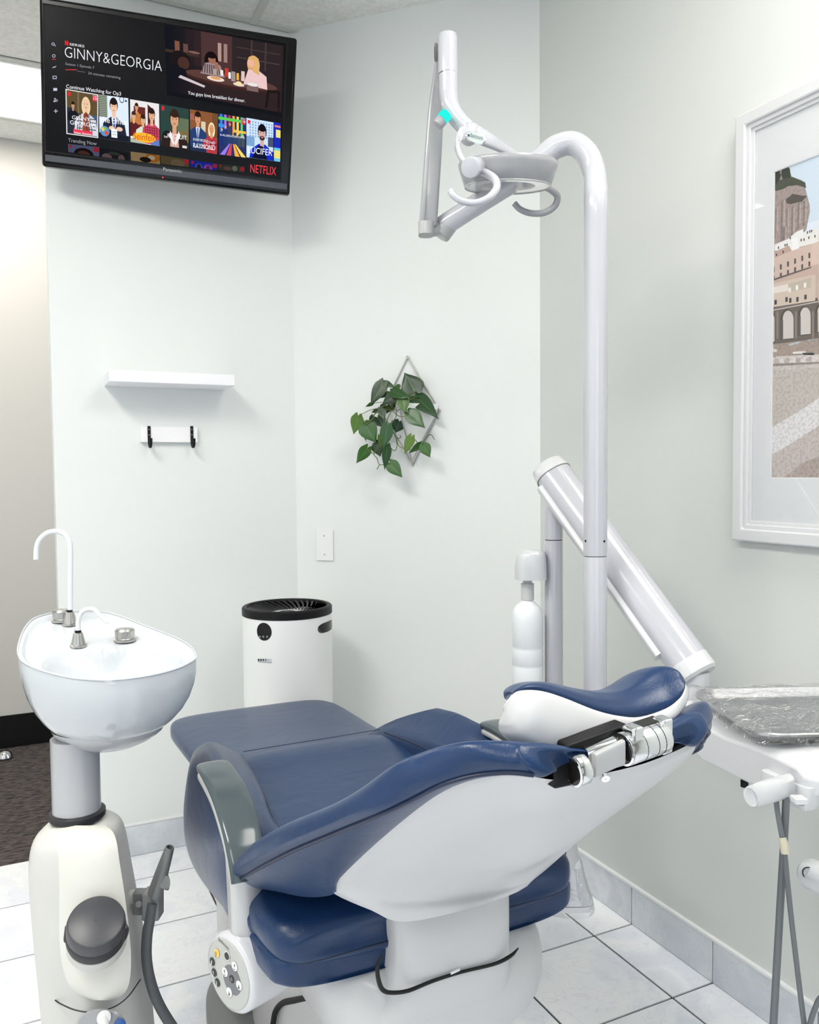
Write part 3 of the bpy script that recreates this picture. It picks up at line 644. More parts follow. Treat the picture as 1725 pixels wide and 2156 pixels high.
pG += [(ell(0.58, 0.545, 0.10, 0.06), (60, 44, 46)), (ell(0.58, 0.565, 0.05, 0.02), (180, 130, 120)), ([(0.2, 0), (0.8, 0), (0.6, 0.34), (0.44, 0.34)], (16, 20, 48)), (rc(0.05, 0.86, 0.14, 0.95), N_)]
post.append((pG, [(519, 331), (575, 339), (576, 258), (519, 248)]))
pH = [(rc(0, 0, 1, 1), (28, 44, 176)), (rc(0.1, 0.88, 1, 0.93), (220, 120, 120)), (rc(0.3, 0.62, 1, 0.82), (230, 220, 110)), (rc(0, 0.0, 1, 0.35), (110, 190, 220)), (rc(0, 0.08, 1, 0.28), (228, 214, 120))]
post.append((pH, [(577, 339), (590, 341), (591, 260), (577, 257)]))
for pieces, c4 in post: flat('poster', pieces, sqd(*c4), SCREENM, scr, clip=True)
dim = lambda ps: [(p, tuple(int(v*0.62) for v in c)) for p, c in ps]
row2 = [([(rc(0, 0, 1, 1), (110, 116, 156)), (ell(0.5, 0, 0.32, 0.72), (30, 24, 28)), (ell(0.5, 0, 0.2, 0.4), (96, 60, 50)), (rc(0.04, 0.55, 0.12, 0.9), N_), badge(0.82, 0.45, 0.17, 0.5)], [(144, 320), (209, 330), (209, 310), (143, 303)]),
        ([(rc(0, 0, 1, 1), (34, 36, 42)), (ell(0.25, 0, 0.18, 0.5), (130, 100, 110)), (ell(0.75, 0, 0.12, 0.6), (120, 100, 100)), (ell(0.5, 0.6, 0.2, 0.2), (60, 70, 60))], [(210, 330), (271, 338), (271, 322), (210, 311)]),
        ([(rc(0, 0, 1, 1), (190, 160, 112)), (ell(0.75, 0.6, 0.25, 0.5), (200, 120, 40)), (ell(0.72, 0.6, 0.12, 0.25), (220, 200, 170)), (ell(0.5, 0.3, 0.2, 0.3), (34, 26, 24))], [(276, 338), (337, 346), (336, 327), (275, 319)]),
        ([(rc(0, 0, 1, 1), (104, 92, 60)), (ell(0.6, 0.3, 0.25, 0.5), (130, 110, 84)), badge(0.82, 0.4, 0.17, 0.55)], [(339, 345), (398, 352), (398, 336), (338, 327)]),
        ([(rc(0, 0, 1, 1), (40, 50, 190)), (ell(0.32, 0.1, 0.14, 0.6), (60, 110, 230)), (ell(0.32, 0, 0.08, 0.6), (60, 40, 50)), (ell(0.66, 0.1, 0.16, 0.6), (190, 80, 220)), (ell(0.66, 0.1, 0.08, 0.5), (110, 60, 110)), (rc(0.05, 0.5, 0.13, 0.9), N_), badge(0.83, 0.35, 0.16, 0.55)], [(401, 351), (457, 359), (458, 345), (400, 337)]),
        ([(rc(0, 0, 1, 1), (64, 70, 60)), (ell(0.35, 0.4, 0.15, 0.3), (120, 84, 80)), (ell(0.62, 0.5, 0.1, 0.4), (130, 140, 130)), (rc(0.05, 0.5, 0.12, 0.9), (180, 50, 60)), badge(0.82, 0.2, 0.16, 0.6)], [(460, 358), (515, 364), (516, 350), (459, 345)])]
for pieces, c4 in row2: flat('poster', dim(pieces), sqd(*c4), SCREENM, scr, clip=True)
YT = emit('screen_orange', (200, 70, 40), 1.0)
for (st, a, b, hp, m) in (('GINNY', (152, 251), (190, 257), 8, WT), ('GEORGIA', (148, 262), (202, 270), 9, WT), ('New Season', (157, 281), (193, 286), 4.5, WT), ('the office', (212, 257), (269, 265), 12, WT),
        ('Seinfeld', (281, 293), (329, 300), 15, YT), ('THE', (345, 290), (352, 291), 4, WT), ('RECRUIT', (353, 290), (393, 297), 9, WT), ('EVERYBODY', (407, 296), (438, 300), 5, WT), ('LOVES', (435, 302), (453, 305), 5, WT),
        ('RAYMOND', (407, 311), (453, 316), 10, WT), ('KALEIDOSCOPE', (464, 286), (515, 293), 4, WT), ('LUCIFER', (522, 322), (573, 329), 13, WT), ('TOP', (196, 204), (204, 205.5), 3, WT), ('10', (197, 211), (204, 212), 6, WT), ('TOP', (511, 252), (517, 253), 3, WT), ('10', (511.5, 259), (517, 260), 5, WT)):
    tx('lettering', st, a, b, hp, m)

# ================================================================== SHELF AND HOOK RAIL (left wall)
sh = M('floating_shelf', box(0.279, 0.676, YL-0.155, YL, 1.5945, 1.6315), SHELF, bevel=0.0015, seg=2)
tag(sh, 'white floating shelf on the left wall below the television', 'shelf')
hr = empty('hook_rail', (0.48, YL, 1.41), 'small white board on the left wall with two black coat hooks', 'coat rack')
M('board', box(0.389, 0.576, YL-0.020, YL, 1.410, 1.462), BOARD, hr, bevel=0.001, seg=1)
for px in (313, 403):
    x = P(px+1, 915, y=YL-0.02).x; y0 = YL-0.02
    z0 = P(px, 897, y=y0).z; z1 = P(px, 941, y=y0).z
    M('hook', J(box(x-0.0048, x+0.0048, y0-0.003, y0, z1+0.012, z0),
      tube([V3(x, y0-0.002, z1+0.020), V3(x, y0-0.004, z1+0.008), V3(x, y0-0.016, z1), V3(x, y0-0.030, z1+0.004), V3(x, y0-0.036, z1+0.018), V3(x, y0-0.037, z1+0.028)], 0.0052, 10, 4)), BLACK, hr)
    for dz in (0.012, 0.030): M('screw', lathe([(0.0024, 0), (0.0016, 0.0012)], (x, y0-0.003, z0-dz), (0, -1, 0), 10), GREYP, hr)

# ================================================================== WALL PLATE
NW = Vector((-1, -1, 0)).normalized()
def PW(px, py, off=0.0): return P(px, py, n=(1, 1, 0), c=KD-off*sqrt(2))
cpl = PW(685, 1147.5)
wp = empty('wall_plate', cpl-V3(0, 0, 0.055), 'blank white wall plate left of the white air purifier column, below the plant', 'wall plate')
wp['label'] = 'blank white rectangular cover plate on the wall above the air purifier'
M('plate', obox(cpl+NW*0.0035, dv_*0.034, NW*0.0035, V3(0, 0, 0.0565)), TRIM, wp, bevel=0.002)
for k in (-0.034, 0.034): M('screw', lathe([(0.003, 0), (0.003, 0.0012)], cpl+NW*0.007+V3(0, 0, k), NW, 12), MGREY, wp)

# ================================================================== WALL PLANTER + PLANT
def PC(cx, cy, off): return PW(700+cx/6.389, 730+cy/6.389, off)
pT, pR, pB = PC(1015, 140, 0.005), PC(1450, 855, 0.005), PC(1080, 1600, 0.005)
pL = pT+pB-pR; pL.z = pR.z
hgt = pT.z-pR.z
pFf = (pL+pR)/2+NW*0.105; 
pl = empty('wall_planter', pB, 'silver wire diamond planter with a white ceramic pocket on the corner wall', 'planter')
WR = 0.0026
M('frame', J(*[tube([a, b], WR, 8, 1) for a, b in ((pT, pR), (pR, pB), (pB, pL), (pL, pT))]), BRUSH, pl)
M('front_wires', J(*[tube([a, b], WR, 8, 1) for a, b in ((pL, pFf), (pR, pFf), (pFf, pB))]), BRUSH, pl)
M('hanging_loop', lathe([(0.006, 0), (0.006, 0.003), (0.003, 0.003), (0.003, 0)], pT+NW*0.002, NW, 14), BRUSH, pl)
zr = V3(0, 0, 0.022)
vl, vr, vf = pL+dv_*0.006+NW*0.004, pR-dv_*0.006+NW*0.004, pFf-NW*0.006
bot = pB+V3(0, 0, 0.02)+NW*0.006
inn = 0.90; cc = (vl+vr+vf)/3
ring_o = [vl+zr, vf+zr, vr+zr]; ring_i = [cc+(p-cc)*inn+zr for p in (vl, vf, vr)]; ring_d = [cc+(p-cc)*0.86-V3(0, 0, 0.012) for p in (vl, vf, vr)]
VV = [vl, vf, vr]+ring_o+ring_i+ring_d+[bot]
FF = []
for i in range(3):
    j = (i+1) % 3
    FF += [(i, j, 3+j, 3+i), (3+i, 3+j, 6+j, 6+i), (6+i, 6+j, 9+j, 9+i), (i, 12, j)]
M('pot', (VV, FF), CERAM, pl, smooth=0, bevel=0.0015, seg=2)
M('soil', ([tuple(cc+(p-cc)*0.87+V3(0, 0, 0.010)) for p in (vl, vf, vr)]+[tuple(cc+(p-cc)*0.8-V3(0, 0, 0.008)) for p in (vl, vf, vr)], [(0, 1, 2), (3, 5, 4), (0, 3, 4, 1), (1, 4, 5, 2), (2, 5, 3, 0)]), SOIL, pl, smooth=0)
pc0 = PC(800, 850, 0.06)
plant = empty('trailing_plant', cc+V3(0, 0, 0.01), 'trailing philodendron with heart-shaped green leaves spilling from the wall planter', 'plant')
Wp = [(0, .74), (.06, .90), (.13, .98), (.22, 1.0), (.38, .93), (.55, .72), (.70, .47), (.83, .24), (.93, .09), (1, .0)]
def leaf(b, t, hw, ob, ot, shade, roll=0.0, fold=0.25):
    pb_, pt_ = PC(*b, ob), PC(*t, ot)
    L = (pt_-pb_).length; d = (pt_-pb_).normalized(); w = hw/6.389/F*2.72*1.14
    toc = (EYE-pb_).normalized(); side = d.cross(toc).normalized(); nn = side.cross(d)
    side = (side*cos(roll)+nn*sin(roll)).normalized(); nn = side.cross(d)
    rows = []; tone = []; SS = (-1, -.9, -.72, -.5, -.25, -.06, 0, .06, .25, .5, .72, .9, 1)
    for (tt, ww) in Wp:
        row = []
        for s_ in SS:
            y = tt*L-L*0.19*sin(pi*abs(s_)**0.85)*(1-tt)**3
            p = pb_+d*y+side*(s_*ww*w)-nn*(fold*(1-abs(s_))*ww*w*0.6)-nn*(L*0.22*tt*tt)*0.5-nn*(abs(s_)**2)*w*0.12
            row.append(p); tone.append(0.45 if s_ == 0 else (0.12 if abs(s_) > 0.95 else 0.0))
        rows.append(row)
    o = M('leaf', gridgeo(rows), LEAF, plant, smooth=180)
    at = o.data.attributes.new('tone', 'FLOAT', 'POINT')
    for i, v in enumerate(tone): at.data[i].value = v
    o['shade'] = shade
    return pb_
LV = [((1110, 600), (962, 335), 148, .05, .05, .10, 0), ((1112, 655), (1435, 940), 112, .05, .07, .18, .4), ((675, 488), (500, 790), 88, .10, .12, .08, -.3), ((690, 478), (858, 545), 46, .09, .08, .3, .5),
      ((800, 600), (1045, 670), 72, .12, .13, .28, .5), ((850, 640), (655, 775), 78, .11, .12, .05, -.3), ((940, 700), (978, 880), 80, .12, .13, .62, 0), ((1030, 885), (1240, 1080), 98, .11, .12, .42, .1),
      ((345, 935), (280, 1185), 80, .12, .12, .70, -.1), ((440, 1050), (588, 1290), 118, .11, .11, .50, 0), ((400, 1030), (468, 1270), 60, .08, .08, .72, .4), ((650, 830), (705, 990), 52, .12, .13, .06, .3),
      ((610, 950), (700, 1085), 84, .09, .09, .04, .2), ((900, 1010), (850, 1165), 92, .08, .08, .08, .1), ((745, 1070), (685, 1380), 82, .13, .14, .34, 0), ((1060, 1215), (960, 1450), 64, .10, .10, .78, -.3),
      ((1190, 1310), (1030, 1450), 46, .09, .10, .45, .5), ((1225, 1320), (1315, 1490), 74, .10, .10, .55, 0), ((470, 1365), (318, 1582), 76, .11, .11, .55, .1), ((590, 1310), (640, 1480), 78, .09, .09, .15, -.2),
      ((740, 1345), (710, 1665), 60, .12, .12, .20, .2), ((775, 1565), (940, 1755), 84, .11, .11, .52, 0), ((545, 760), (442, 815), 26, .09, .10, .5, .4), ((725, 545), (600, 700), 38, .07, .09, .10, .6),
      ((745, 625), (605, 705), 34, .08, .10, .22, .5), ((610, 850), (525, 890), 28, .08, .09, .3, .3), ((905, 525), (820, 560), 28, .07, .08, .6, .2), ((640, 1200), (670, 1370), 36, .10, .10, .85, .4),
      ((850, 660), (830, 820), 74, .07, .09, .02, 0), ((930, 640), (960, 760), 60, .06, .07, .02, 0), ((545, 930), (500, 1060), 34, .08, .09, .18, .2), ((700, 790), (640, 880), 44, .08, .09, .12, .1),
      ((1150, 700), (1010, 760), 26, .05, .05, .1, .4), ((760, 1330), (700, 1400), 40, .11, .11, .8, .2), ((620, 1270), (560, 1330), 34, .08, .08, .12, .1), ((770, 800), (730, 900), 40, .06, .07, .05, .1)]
stems = []
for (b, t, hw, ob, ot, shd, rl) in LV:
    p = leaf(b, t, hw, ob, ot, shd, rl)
    base = PC(820+random.uniform(-40, 60), 845, 0.07)
    if b[1] < 1000:
        mid = (p+base)/2+V3(0, 0, 0.012)+NW*0.01
        stems.append(tube([base, mid, p], 0.0011, 6, 4))
for pts in ([(800, 850, .08), (740, 980, .11), (745, 1060, .13)], [(800, 850, .08), (860, 930, .09), (790, 1040, .12), (800, 1100, .12), (860, 1240, .10), (900, 1340, .09), (1000, 1370, .09), (1130, 1385, .09), (1190, 1320, .09)],
            [(860, 1240, .10), (870, 1330, .09), (840, 1400, .09), (775, 1355, .10)], [(740, 980, .11), (640, 1180, .11), (640, 1300, .11), (560, 1440, .10), (600, 1500, .10), (635, 1585, .10), (720, 1580, .11), (775, 1565, .11)],
            [(560, 1440, .10), (510, 1415, .11), (470, 1370, .11)], [(800, 850, .08), (600, 870, .09), (540, 980, .10), (440, 1050, .11)], [(540, 980, .10), (440, 1000, .11), (345, 935, .12)],
            [(1160, 1330, .09), (1130, 1270, .09), (1075, 1220, .10)], [(635, 1585, .10), (600, 1650, .10)], [(860, 1240, .10), (920, 1220, .09), (905, 1190, .08)], [(1020, 840, .05), (1080, 740, .05), (1112, 655, .05), (1110, 600, .05)],
            [(1215, 1290, .01), (1270, 1210, .015), (1330, 1185, .03), (1375, 1250, .03)], [(780, 1410, .1), (760, 1390, .1), (740, 1340, .12)], [(860, 860, .08), (870, 920, .10), (960, 940, .11), (1030, 900, .11)]):
    stems.append(tube([PC(a, b, c) for (a, b, c) in pts], 0.0014, 6, 5))
M('stems', J(*stems), STEM, plant)

# ================================================================== AIR PURIFIER
D0 = 2.70; pc_ = PD(605, 1280, D0); cx, cy = pc_.x, pc_.y; ztop = P(605, 1262, d=D0+0.0).z-0.003
Rp = 93.0/F*D0*1.0
ztop = 0.872
ap = empty('air_purifier', (cx, cy, 0), 'white cylindrical air purifier with a black grille top in the room corner', 'air purifier')
APW = mat('purifier_white', (240, 241, 240), 0.35)
M('body', lathe([(Rp-0.012, 0.006), (Rp-0.004, 0.012), (Rp, 0.03), (Rp, ztop-0.028), (Rp-0.006, ztop-0.027)], (cx, cy, 0), seg=72), APW, ap)
M('foot_ring', lathe([(Rp-0.03, 0), (Rp-0.015, 0), (Rp-0.012, 0.008), (Rp-0.03, 0.008)], (cx, cy, 0), seg=48), BLACK, ap)
M('top_ring', lathe([(Rp-0.002, ztop-0.029), (Rp+0.0015, ztop-0.0275), (Rp+0.0015, ztop-0.006), (Rp-0.002, ztop-0.002), (Rp-0.008, ztop), (Rp-0.014, ztop-0.002), (Rp-0.016, ztop-0.012), (Rp-0.018, ztop-0.03)], (cx, cy, 0), seg=72, caps=False), BLACK, ap)
M('grille_well', lathe([(Rp-0.016, ztop-0.012), (Rp-0.03, ztop-0.055), (0.05, ztop-0.06), (0.001, ztop-0.06)], (cx, cy, 0), seg=48, caps=False), BLACKG, ap)
M('centre_cap', lathe([(0.05, -0.058), (0.048, -0.03), (0.03, -0.024), (0.001, -0.022)], (cx, cy, ztop), seg=32, caps=False), BLACKG, ap)
for k in range(36):
    rows = []
    for i in range(5):
        t_ = i/4; r = 0.046+(Rp-0.017-0.046)*t_; a = 2*pi*k/36+0.55*t_
        z = ztop-0.034+0.024*t_**1.5
        e = Vector((cos(a), sin(a), 0)); tt = Vector((-sin(a), cos(a), 0))
        c_ = Vector((cx, cy, z))+e*r
        rows.append([c_-tt*0.004+V3(0, 0, 0.006), c_+tt*0.003+V3(0, 0, 0.004), c_+tt*0.006-V3(0, 0, 0.012), c_-tt*0.001-V3(0, 0, 0.010)])
    M('grille_fin', gridgeo(rows, True, True), BLACKG, ap, smooth=50)
def pcyl(px, py, off=0):      # point on the purifier surface under a pixel
    r = ray(px, py); ex, ey = EYE.x-cx, EYE.y-cy
    A = r.x*r.x+r.y*r.y; B = 2*(ex*r.x+ey*r.y); C_ = ex*ex+ey*ey-(Rp+off)**2
    dsc = max(B*B-4*A*C_, 0); t_ = (-B-sqrt(dsc))/(2*A); return EYE+r*t_
def cdisc(c, ra, rz, off, seg=28):   # curved disc on the cylinder
    a0 = atan2(c.y-cy, c.x-cx); rows = []
    for k in range(seg):
        an = 2*pi*k/seg; rows.append((a0+ra*cos(an)/Rp, c.z+rz*sin(an)))
    out = [(cx+(Rp+off)*cos(a), cy+(Rp+off)*sin(a), z) for a, z in rows]
    inn_ = [(cx+(Rp-0.003)*cos(a), cy+(Rp-0.003)*sin(a), z) for a, z in rows]
    n_ = seg; ctr = (cx+(Rp+off+0.0006)*cos(a0), cy+(Rp+off+0.0006)*sin(a0), c.z)
    return out+inn_+[ctr], [(i, (i+1) % n_, 2*n_) for i in range(n_)]+[(i, n_+i, n_+(i+1) % n_, (i+1) % n_) for i in range(n_)]
pn = pcyl(556, 1330); M('control_panel', cdisc(pn, 0.0265, 0.028, 0.001), BLACKG, ap)
for px in (548, 555, 563):
    M('button', cdisc(pcyl(px, 1340.5), 0.0032, 0.0036, 0.002, 12), GREYP, ap)
def cpatch(pa_, pb_, off, na=8):
    a0 = atan2(pa_.y-cy, pa_.x-cx); a1 = atan2(pb_.y-cy, pb_.x-cx)
    if a1-a0 > pi: a1 -= 2*pi
    if a0-a1 > pi: a1 += 2*pi
    rows = [[(cx+(Rp+off)*cos(a0+(a1-a0)*i/na), cy+(Rp+off)*sin(a0+(a1-a0)*i/na), z) for i in range(na+1)] for z in (pa_.z, pb_.z)]
    return gridgeo(rows)
M('sticker', cpatch(pcyl(543, 1386), pcyl(573.5, 1397), 0.0006), PAPER, ap)
for k, sh_ in enumerate(((18, 18, 22), (18, 20, 30), (30, 32, 44), (110, 116, 124), (180, 186, 190), (205, 208, 212))):
    M('printed_square', cpatch(pcyl(543.5+k*5, 1387), pcyl(547+k*5, 1391.5), 0.0012, 2), mat('print_tone', sh_, 0.7), ap)
M('caption_line', cpatch(pcyl(543.5, 1392.8), pcyl(572, 1393.8), 0.0012), mat('caption_tone', (150, 152, 158), 0.7), ap)
M('status_slot', cpatch(pcyl(548, 1374.5), pcyl(564, 1375.8), 0.0006), MGREY, ap)
# carrying handle recess (right)
ha = pcyl(669, 1325); hb = pcyl(695, 1316)
a0 = atan2(ha.y-cy, ha.x-cx); a1 = atan2(hb.y-cy, hb.x-cx)+0.28
zc = (P(683, 1321, d=(ha-EYE).dot(fw)).z)-.006; hh = 0.0165
ol = [];
for k in range(20):
    an = 2*pi*k/20; am = (a0+a1)/2; ol.append((am+(a1-a0)/2*sgn(cos(an), 0.55), zc+hh*sgn(sin(an), 0.8)))
geo_o = [(cx+(Rp+0.0008)*cos(a), cy+(Rp+0.0008)*sin(a), z) for a, z in ol]
rows = []
for f_ in (1, .66, .33, .02):
    am = (a0+a1)/2; rows.append([(cx+(Rp+0.0008)*cos(am+(a-am)*f_), cy+(Rp+0.0008)*sin(am+(a-am)*f_), zc+(z-zc)*f_) for a, z in ol])
M('handle_recess', gridgeo(rows, True, True), BLACKG, ap)

# ================================================================== FRAMED PICTURE (right wall)
py0, py1, pz0, pz1 = 0.739, 1.440, 1.131, 2.120
fr = empty('framed_picture', (XR, (py0+py1)/2, pz0), 'large white framed print of a cliffside seaside village on the right wall', 'picture')
def rframe(d0, d1, x0, x1, m, nm, bev=0.002, inner=None, outer=None):
    a0_, a1_, b0_, b1_ = outer or (py0+d0, py1-d0, pz0+d0, pz1-d0); c0_, c1_, e0_, e1_ = inner or (py0+d1, py1-d1, pz0+d1, pz1-d1)
    out = [(a0_, b0_), (a1_, b0_), (a1_, b1_), (a0_, b1_)]; inn_ = [(c0_, e0_), (c1_, e0_), (c1_, e1_), (c0_, e1_)]
    V = [(x0, y, z) for y, z in out]+[(x0, y, z) for y, z in inn_]+[(x1, y, z) for y, z in out]+[(x1, y, z) for y, z in inn_]
    Fc = []
    for i in range(4):
        j = (i+1) % 4; Fc += [(i, j, 4+j, 4+i), (8+i, 12+i, 12+j, 8+j), (i, 8+i, 8+j, j), (4+i, 4+j, 12+j, 12+i)]
    return M(nm, (V, Fc), m, fr, smooth=0, bevel=bev, seg=2)
rframe(0, 0.030, XR-0.028, XR-0.001, FRAMEM, 'moulding', 0.004)
rframe(0.0295, 0.040, XR-0.022, XR-0.001, FRAMEM, 'inner_moulding', 0.002)
rframe(0.0395, 0.048, XR-0.017, XR-0.001, FRAMEM, 'inner_lip', 0.001)
M('backing', box(XR-0.006, XR-0.001, py0+0.04, py1-0.04, pz0+0.04, pz1-0.04), PAPER, fr, smooth=0)
qy1, qy0, qz0, qz1 = 1.3425, 0.838, 1.2785, 1.9655
rframe(0.047, 0, XR-0.0122, XR-0.0085, PAPER, 'mat_board', 0, (qy0, qy1, qz0, qz1))
rframe(0, 0, XR-0.0115, XR-0.0085, TRIM, 'mat_bevel', 0, (qy0+.002, qy1-.002, qz0+.002, qz1-.002), (qy0, qy1, qz0, qz1))
def pf(u, v, o=0): return V3(XR-0.009-o, qy1-(qy1-qy0)*u, qz0+(qz1-qz0)*v)
def pfx(px, py):   # print uv of a photo pixel
    p = P(px, py, x=XR-0.009); return ((qy1-p.y)/(qy1-qy0), (p.z-qz0)/(qz1-qz0))
def pp(*l): return [pfx(*a) for a in l]
sky = [(rc(0, 0.3, 1, 1), (206, 220, 234)), (rc(0, 0.3, 1, 0.8), (222, 230, 240)), (rc(0, 0.3, 1, 0.72), (234, 238, 244))]
land = []
cl = pp((1623, 355), (1650, 348), (1660, 352), (1668, 372), (1690, 380), (1697, 400), (1705, 430), (1706, 445), (1698, 485), (1690, 492), (1640, 560), (1619, 560))
land.append((cl, (166, 150, 146)))
land.append((pp((1623, 358), (1640, 352), (1645, 370), (1634, 400), (1623, 412)), (36, 42, 36)))
land.append((pp((1648, 352), (1656, 346), (1664, 356), (1666, 374), (1650, 380), (1645, 368)), (44, 52, 42)))
land.append((pp((1625, 400), (1640, 380), (1668, 372), (1696, 384), (1698, 396), (1680, 390), (1660, 392), (1650, 398), (1636, 402)), (70, 76, 62)))
land.append((pp((1655, 420), (1670, 408), (1690, 412), (1700, 412), (1690, 424), (1665, 430), (1657, 428)), (84, 78, 72)))
for (x, y, h_, w_) in ((1632, 440, 60, 4), (1645, 425, 80, 5), (1656, 440, 60, 3), (1667, 436, 70, 4), (1680, 430, 50, 4), (1692, 425, 50, 4), (1625, 460, 60, 3), (1648, 480, 40, 6)):
    land.append((pp((x, y), (x+w_, y-4), (x+w_*0.6, y+h_), (x-1, y+h_+4)), (138, 124, 122)))
    land.append((pp((x+w_+1, y), (x+w_+3, y-4), (x+w_+3, y+h_*0.8), (x+w_, y+h_*0.8)), (184, 170, 164)))
blds = []
def bl_(c, *l): blds.append((pp(*l), c))
bl_((196, 170, 160), (1618, 545), (1725, 490), (1725, 650), (1618, 660))
bl_((234, 232, 232), (1632, 515), (1660, 503), (1678, 488), (1692, 482), (1693, 500), (1680, 530), (1632, 528))
bl_((240, 240, 240), (1660, 504), (1680, 500), (1681, 526), (1672, 532), (1669, 524), (1669, 504))
bl_((230, 228, 224), (1693, 494), (1706, 484), (1725, 483), (1725, 510), (1700, 516), (1684, 520), (1684, 504))
bl_((188, 160, 150), (1620, 535), (1662, 517), (1668, 528), (1620, 550))
bl_((206, 184, 174), (1620, 548), (1668, 528), (1710, 514), (1709, 560), (1620, 590))
bl_((214, 190, 178), (1710, 514), (1725, 508), (1725, 556), (1709, 560))
for k in range(6):
    x = 1628+k*15; y = 565-k*6.0
    for dy, h_ in ((-2, 11), (16, 10)): bl_((84, 78, 76), (x, y+dy), (x+4, y+dy-1), (x+4, y+dy+h_-1), (x, y+dy+h_))
bl_((96, 88, 86), (1621, 590), (1709, 561), (1709, 564), (1621, 594))
bl_((206, 190, 176), (1620, 600), (1650, 592), (1718, 578), (1718, 640), (1620, 652))
bl_((226, 218, 210), (1620, 607), (1660, 598), (1662, 612), (1620, 620))
bl_((190, 178, 164), (1660, 598), (1710, 584), (1708, 606), (1662, 614))
for (x, y, c) in ((1679, 601, (238, 236, 230)), (1696, 596, (238, 236, 230)), (1664, 606, (230, 226, 220)), (1634, 632, (60, 58, 58)), (1657, 626, (70, 66, 66)), (1665, 628, (70, 66, 66)), (1680, 626, (72, 68, 66)), (1697, 621, (62, 60, 60)), (1720, 628, (80, 76, 74))):
    bl_(c, (x-2.5, y), (x+2.5, y-1), (x+2.5, y+9), (x-2.5, y+10))
for (x, y) in ((1665, 501), (1640, 521), (1654, 516), (1658, 515), (1704, 500), (1717, 497), (1701, 489), (1706, 487), (1710, 486), (1688, 505), (1694, 504), (1650, 530), (1636, 536)):
    bl_((70, 66, 68), (x-1.2, y-2), (x+1.2, y-2.4), (x+1.2, y+3), (x-1.2, y+3.4))
bl_((110, 100, 96), (1620, 648), (1725, 632), (1725, 636), (1620, 654))
bl_((206, 196, 192), (1619, 654), (1725, 634), (1725, 638), (1619, 658))
bl_((104, 94, 88), (1618, 656), (1725, 636), (1725, 712), (1618, 726))
def arch(x0, x1, yt, yb, c):
    n_ = 10; pts = [(x0, yb), (x1, yb-2)]+[((x0+x1)/2+(x1-x0)/2*cos(pi*k/n_), yt+(x1-x0)*0.8-(x1-x0)*0.8*sin(pi*k/n_)) for k in range(n_+1)]
    blds.append((pp(*pts), c))
for (x0, x1, yt, yb) in ((1619, 1632, 660, 722), (1645, 1672, 653, 715), (1682, 1708, 646, 706), (1718, 1744, 640, 700)):
    arch(x0-1, x1+1.5, yt-2, yb+1, (74, 66, 62)); arch(x0+(4 if x0 > 1630 else 0), x1, yt+1, yb-1, (206, 198, 194))
    blds.append((pp((x0, yb-40), (x0+5, yb-42), (x0+5, yb-2), (x0, yb)), (90, 84, 80)))
for x in (1638, 1677, 1713): bl_((136, 124, 116), (x-2, 656), (x+2, 655), (x+2, 712), (x-2, 714))
vq = lambda y: pfx(1725, y)[1]
land.append(([(.25, vq(505)), (.25, vq(480)), (.45, vq(455)), (.62, vq(400)), (.8, vq(420)), (1, vq(380)), (1, vq(505))], (158, 150, 140)))
rb_ = random.Random(3); pal = [(206, 184, 174), (232, 226, 220), (206, 190, 176), (222, 200, 184), (196, 170, 160)]
for row_, (ya, yb_) in enumerate(((655, 590), (600, 545), (555, 490))):
    u_0 = .245
    while u_0 < 1:
        w_0 = rb_.uniform(.09, .15); u_1 = min(u_0+w_0, 1); tp_ = vq(yb_-rb_.uniform(0, 18)); bt_ = vq(ya)
        blds.append((rc(u_0, bt_, u_1-.004, tp_), pal[rb_.randrange(5)]))
        for i_ in range(3):
            for j_ in range(2):
                wx_ = u_0+(u_1-u_0)*(.15+.3*i_); wz_ = bt_+(tp_-bt_)*(.2+.4*j_); blds.append((rc(wx_, wz_, wx_+.014, wz_+.016), (78, 74, 74)))
        u_0 = u_1
blds.append((rc(.245, vq(712), 1, vq(636)), (104, 94, 88)))
for k_ in range(9):
    x_ = .27+.085*k_; b0_, b1_ = vq(706), vq(664)
    blds.append(([(x_, b0_), (x_+.05, b0_)]+[(x_+.025+.025*cos(pi*t_/8), b1_+.02*sin(pi*t_/8)) for t_ in range(9)], (204, 197, 192)))
flat('print', sky, lambda u, v, o=0: pf(u, v, o), PRINTF, fr, 0.00004)
flat('print_cliff', land, lambda u, v, o=0: pf(u, v, 0.00014+o), PRINTM, fr, 0.000006)
beach = [(rc(0, 0, 1, pfx(1618, 722)[1]), (182, 172, 168))]
beach += [(pp((1618, 728), (1725, 706), (1725, 750), (1618, 765)), (168, 152, 142)), (pp((1618, 755), (1640, 750), (1725, 746), (1725, 766), (1618, 768)), (214, 206, 202)), (pp((1618, 766), (1725, 762), (1725, 772), (1618, 780)), (150, 138, 132)), (pp((1618, 772), (1725, 766), (1725, 774), (1618, 782)), (206, 198, 194)),
          (pp((1618, 782), (1725, 775), (1725, 860), (1680, 880), (1617, 920)), (196, 188, 182)), (pp((1617, 905), (1680, 868), (1725, 838), (1725, 905), (1660, 945), (1617, 970)), (226, 224, 226)),
          (pp((1617, 962), (1660, 938), (1725, 896), (1725, 1006), (1617, 1006)), (200, 190, 186)), (pp((1650, 1006), (1690, 975), (1725, 960), (1725, 1006)), (178, 164, 158))]
beach += [(rc(.245, vq(775), 1, vq(706)), (170, 156, 146)), (rc(.245, vq(762), 1, vq(746)), (212, 204, 200)), (rc(.245, vq(860), 1, vq(775)), (196, 188, 182)), ([(.245, vq(905)), (.245, vq(838)), (.6, vq(790)), (1, vq(775)), (1, vq(850))], (226, 224, 226)), ([(.245, vq(1006)), (.245, vq(896)), (1, vq(850)), (1, vq(1006))], (198, 190, 187))]
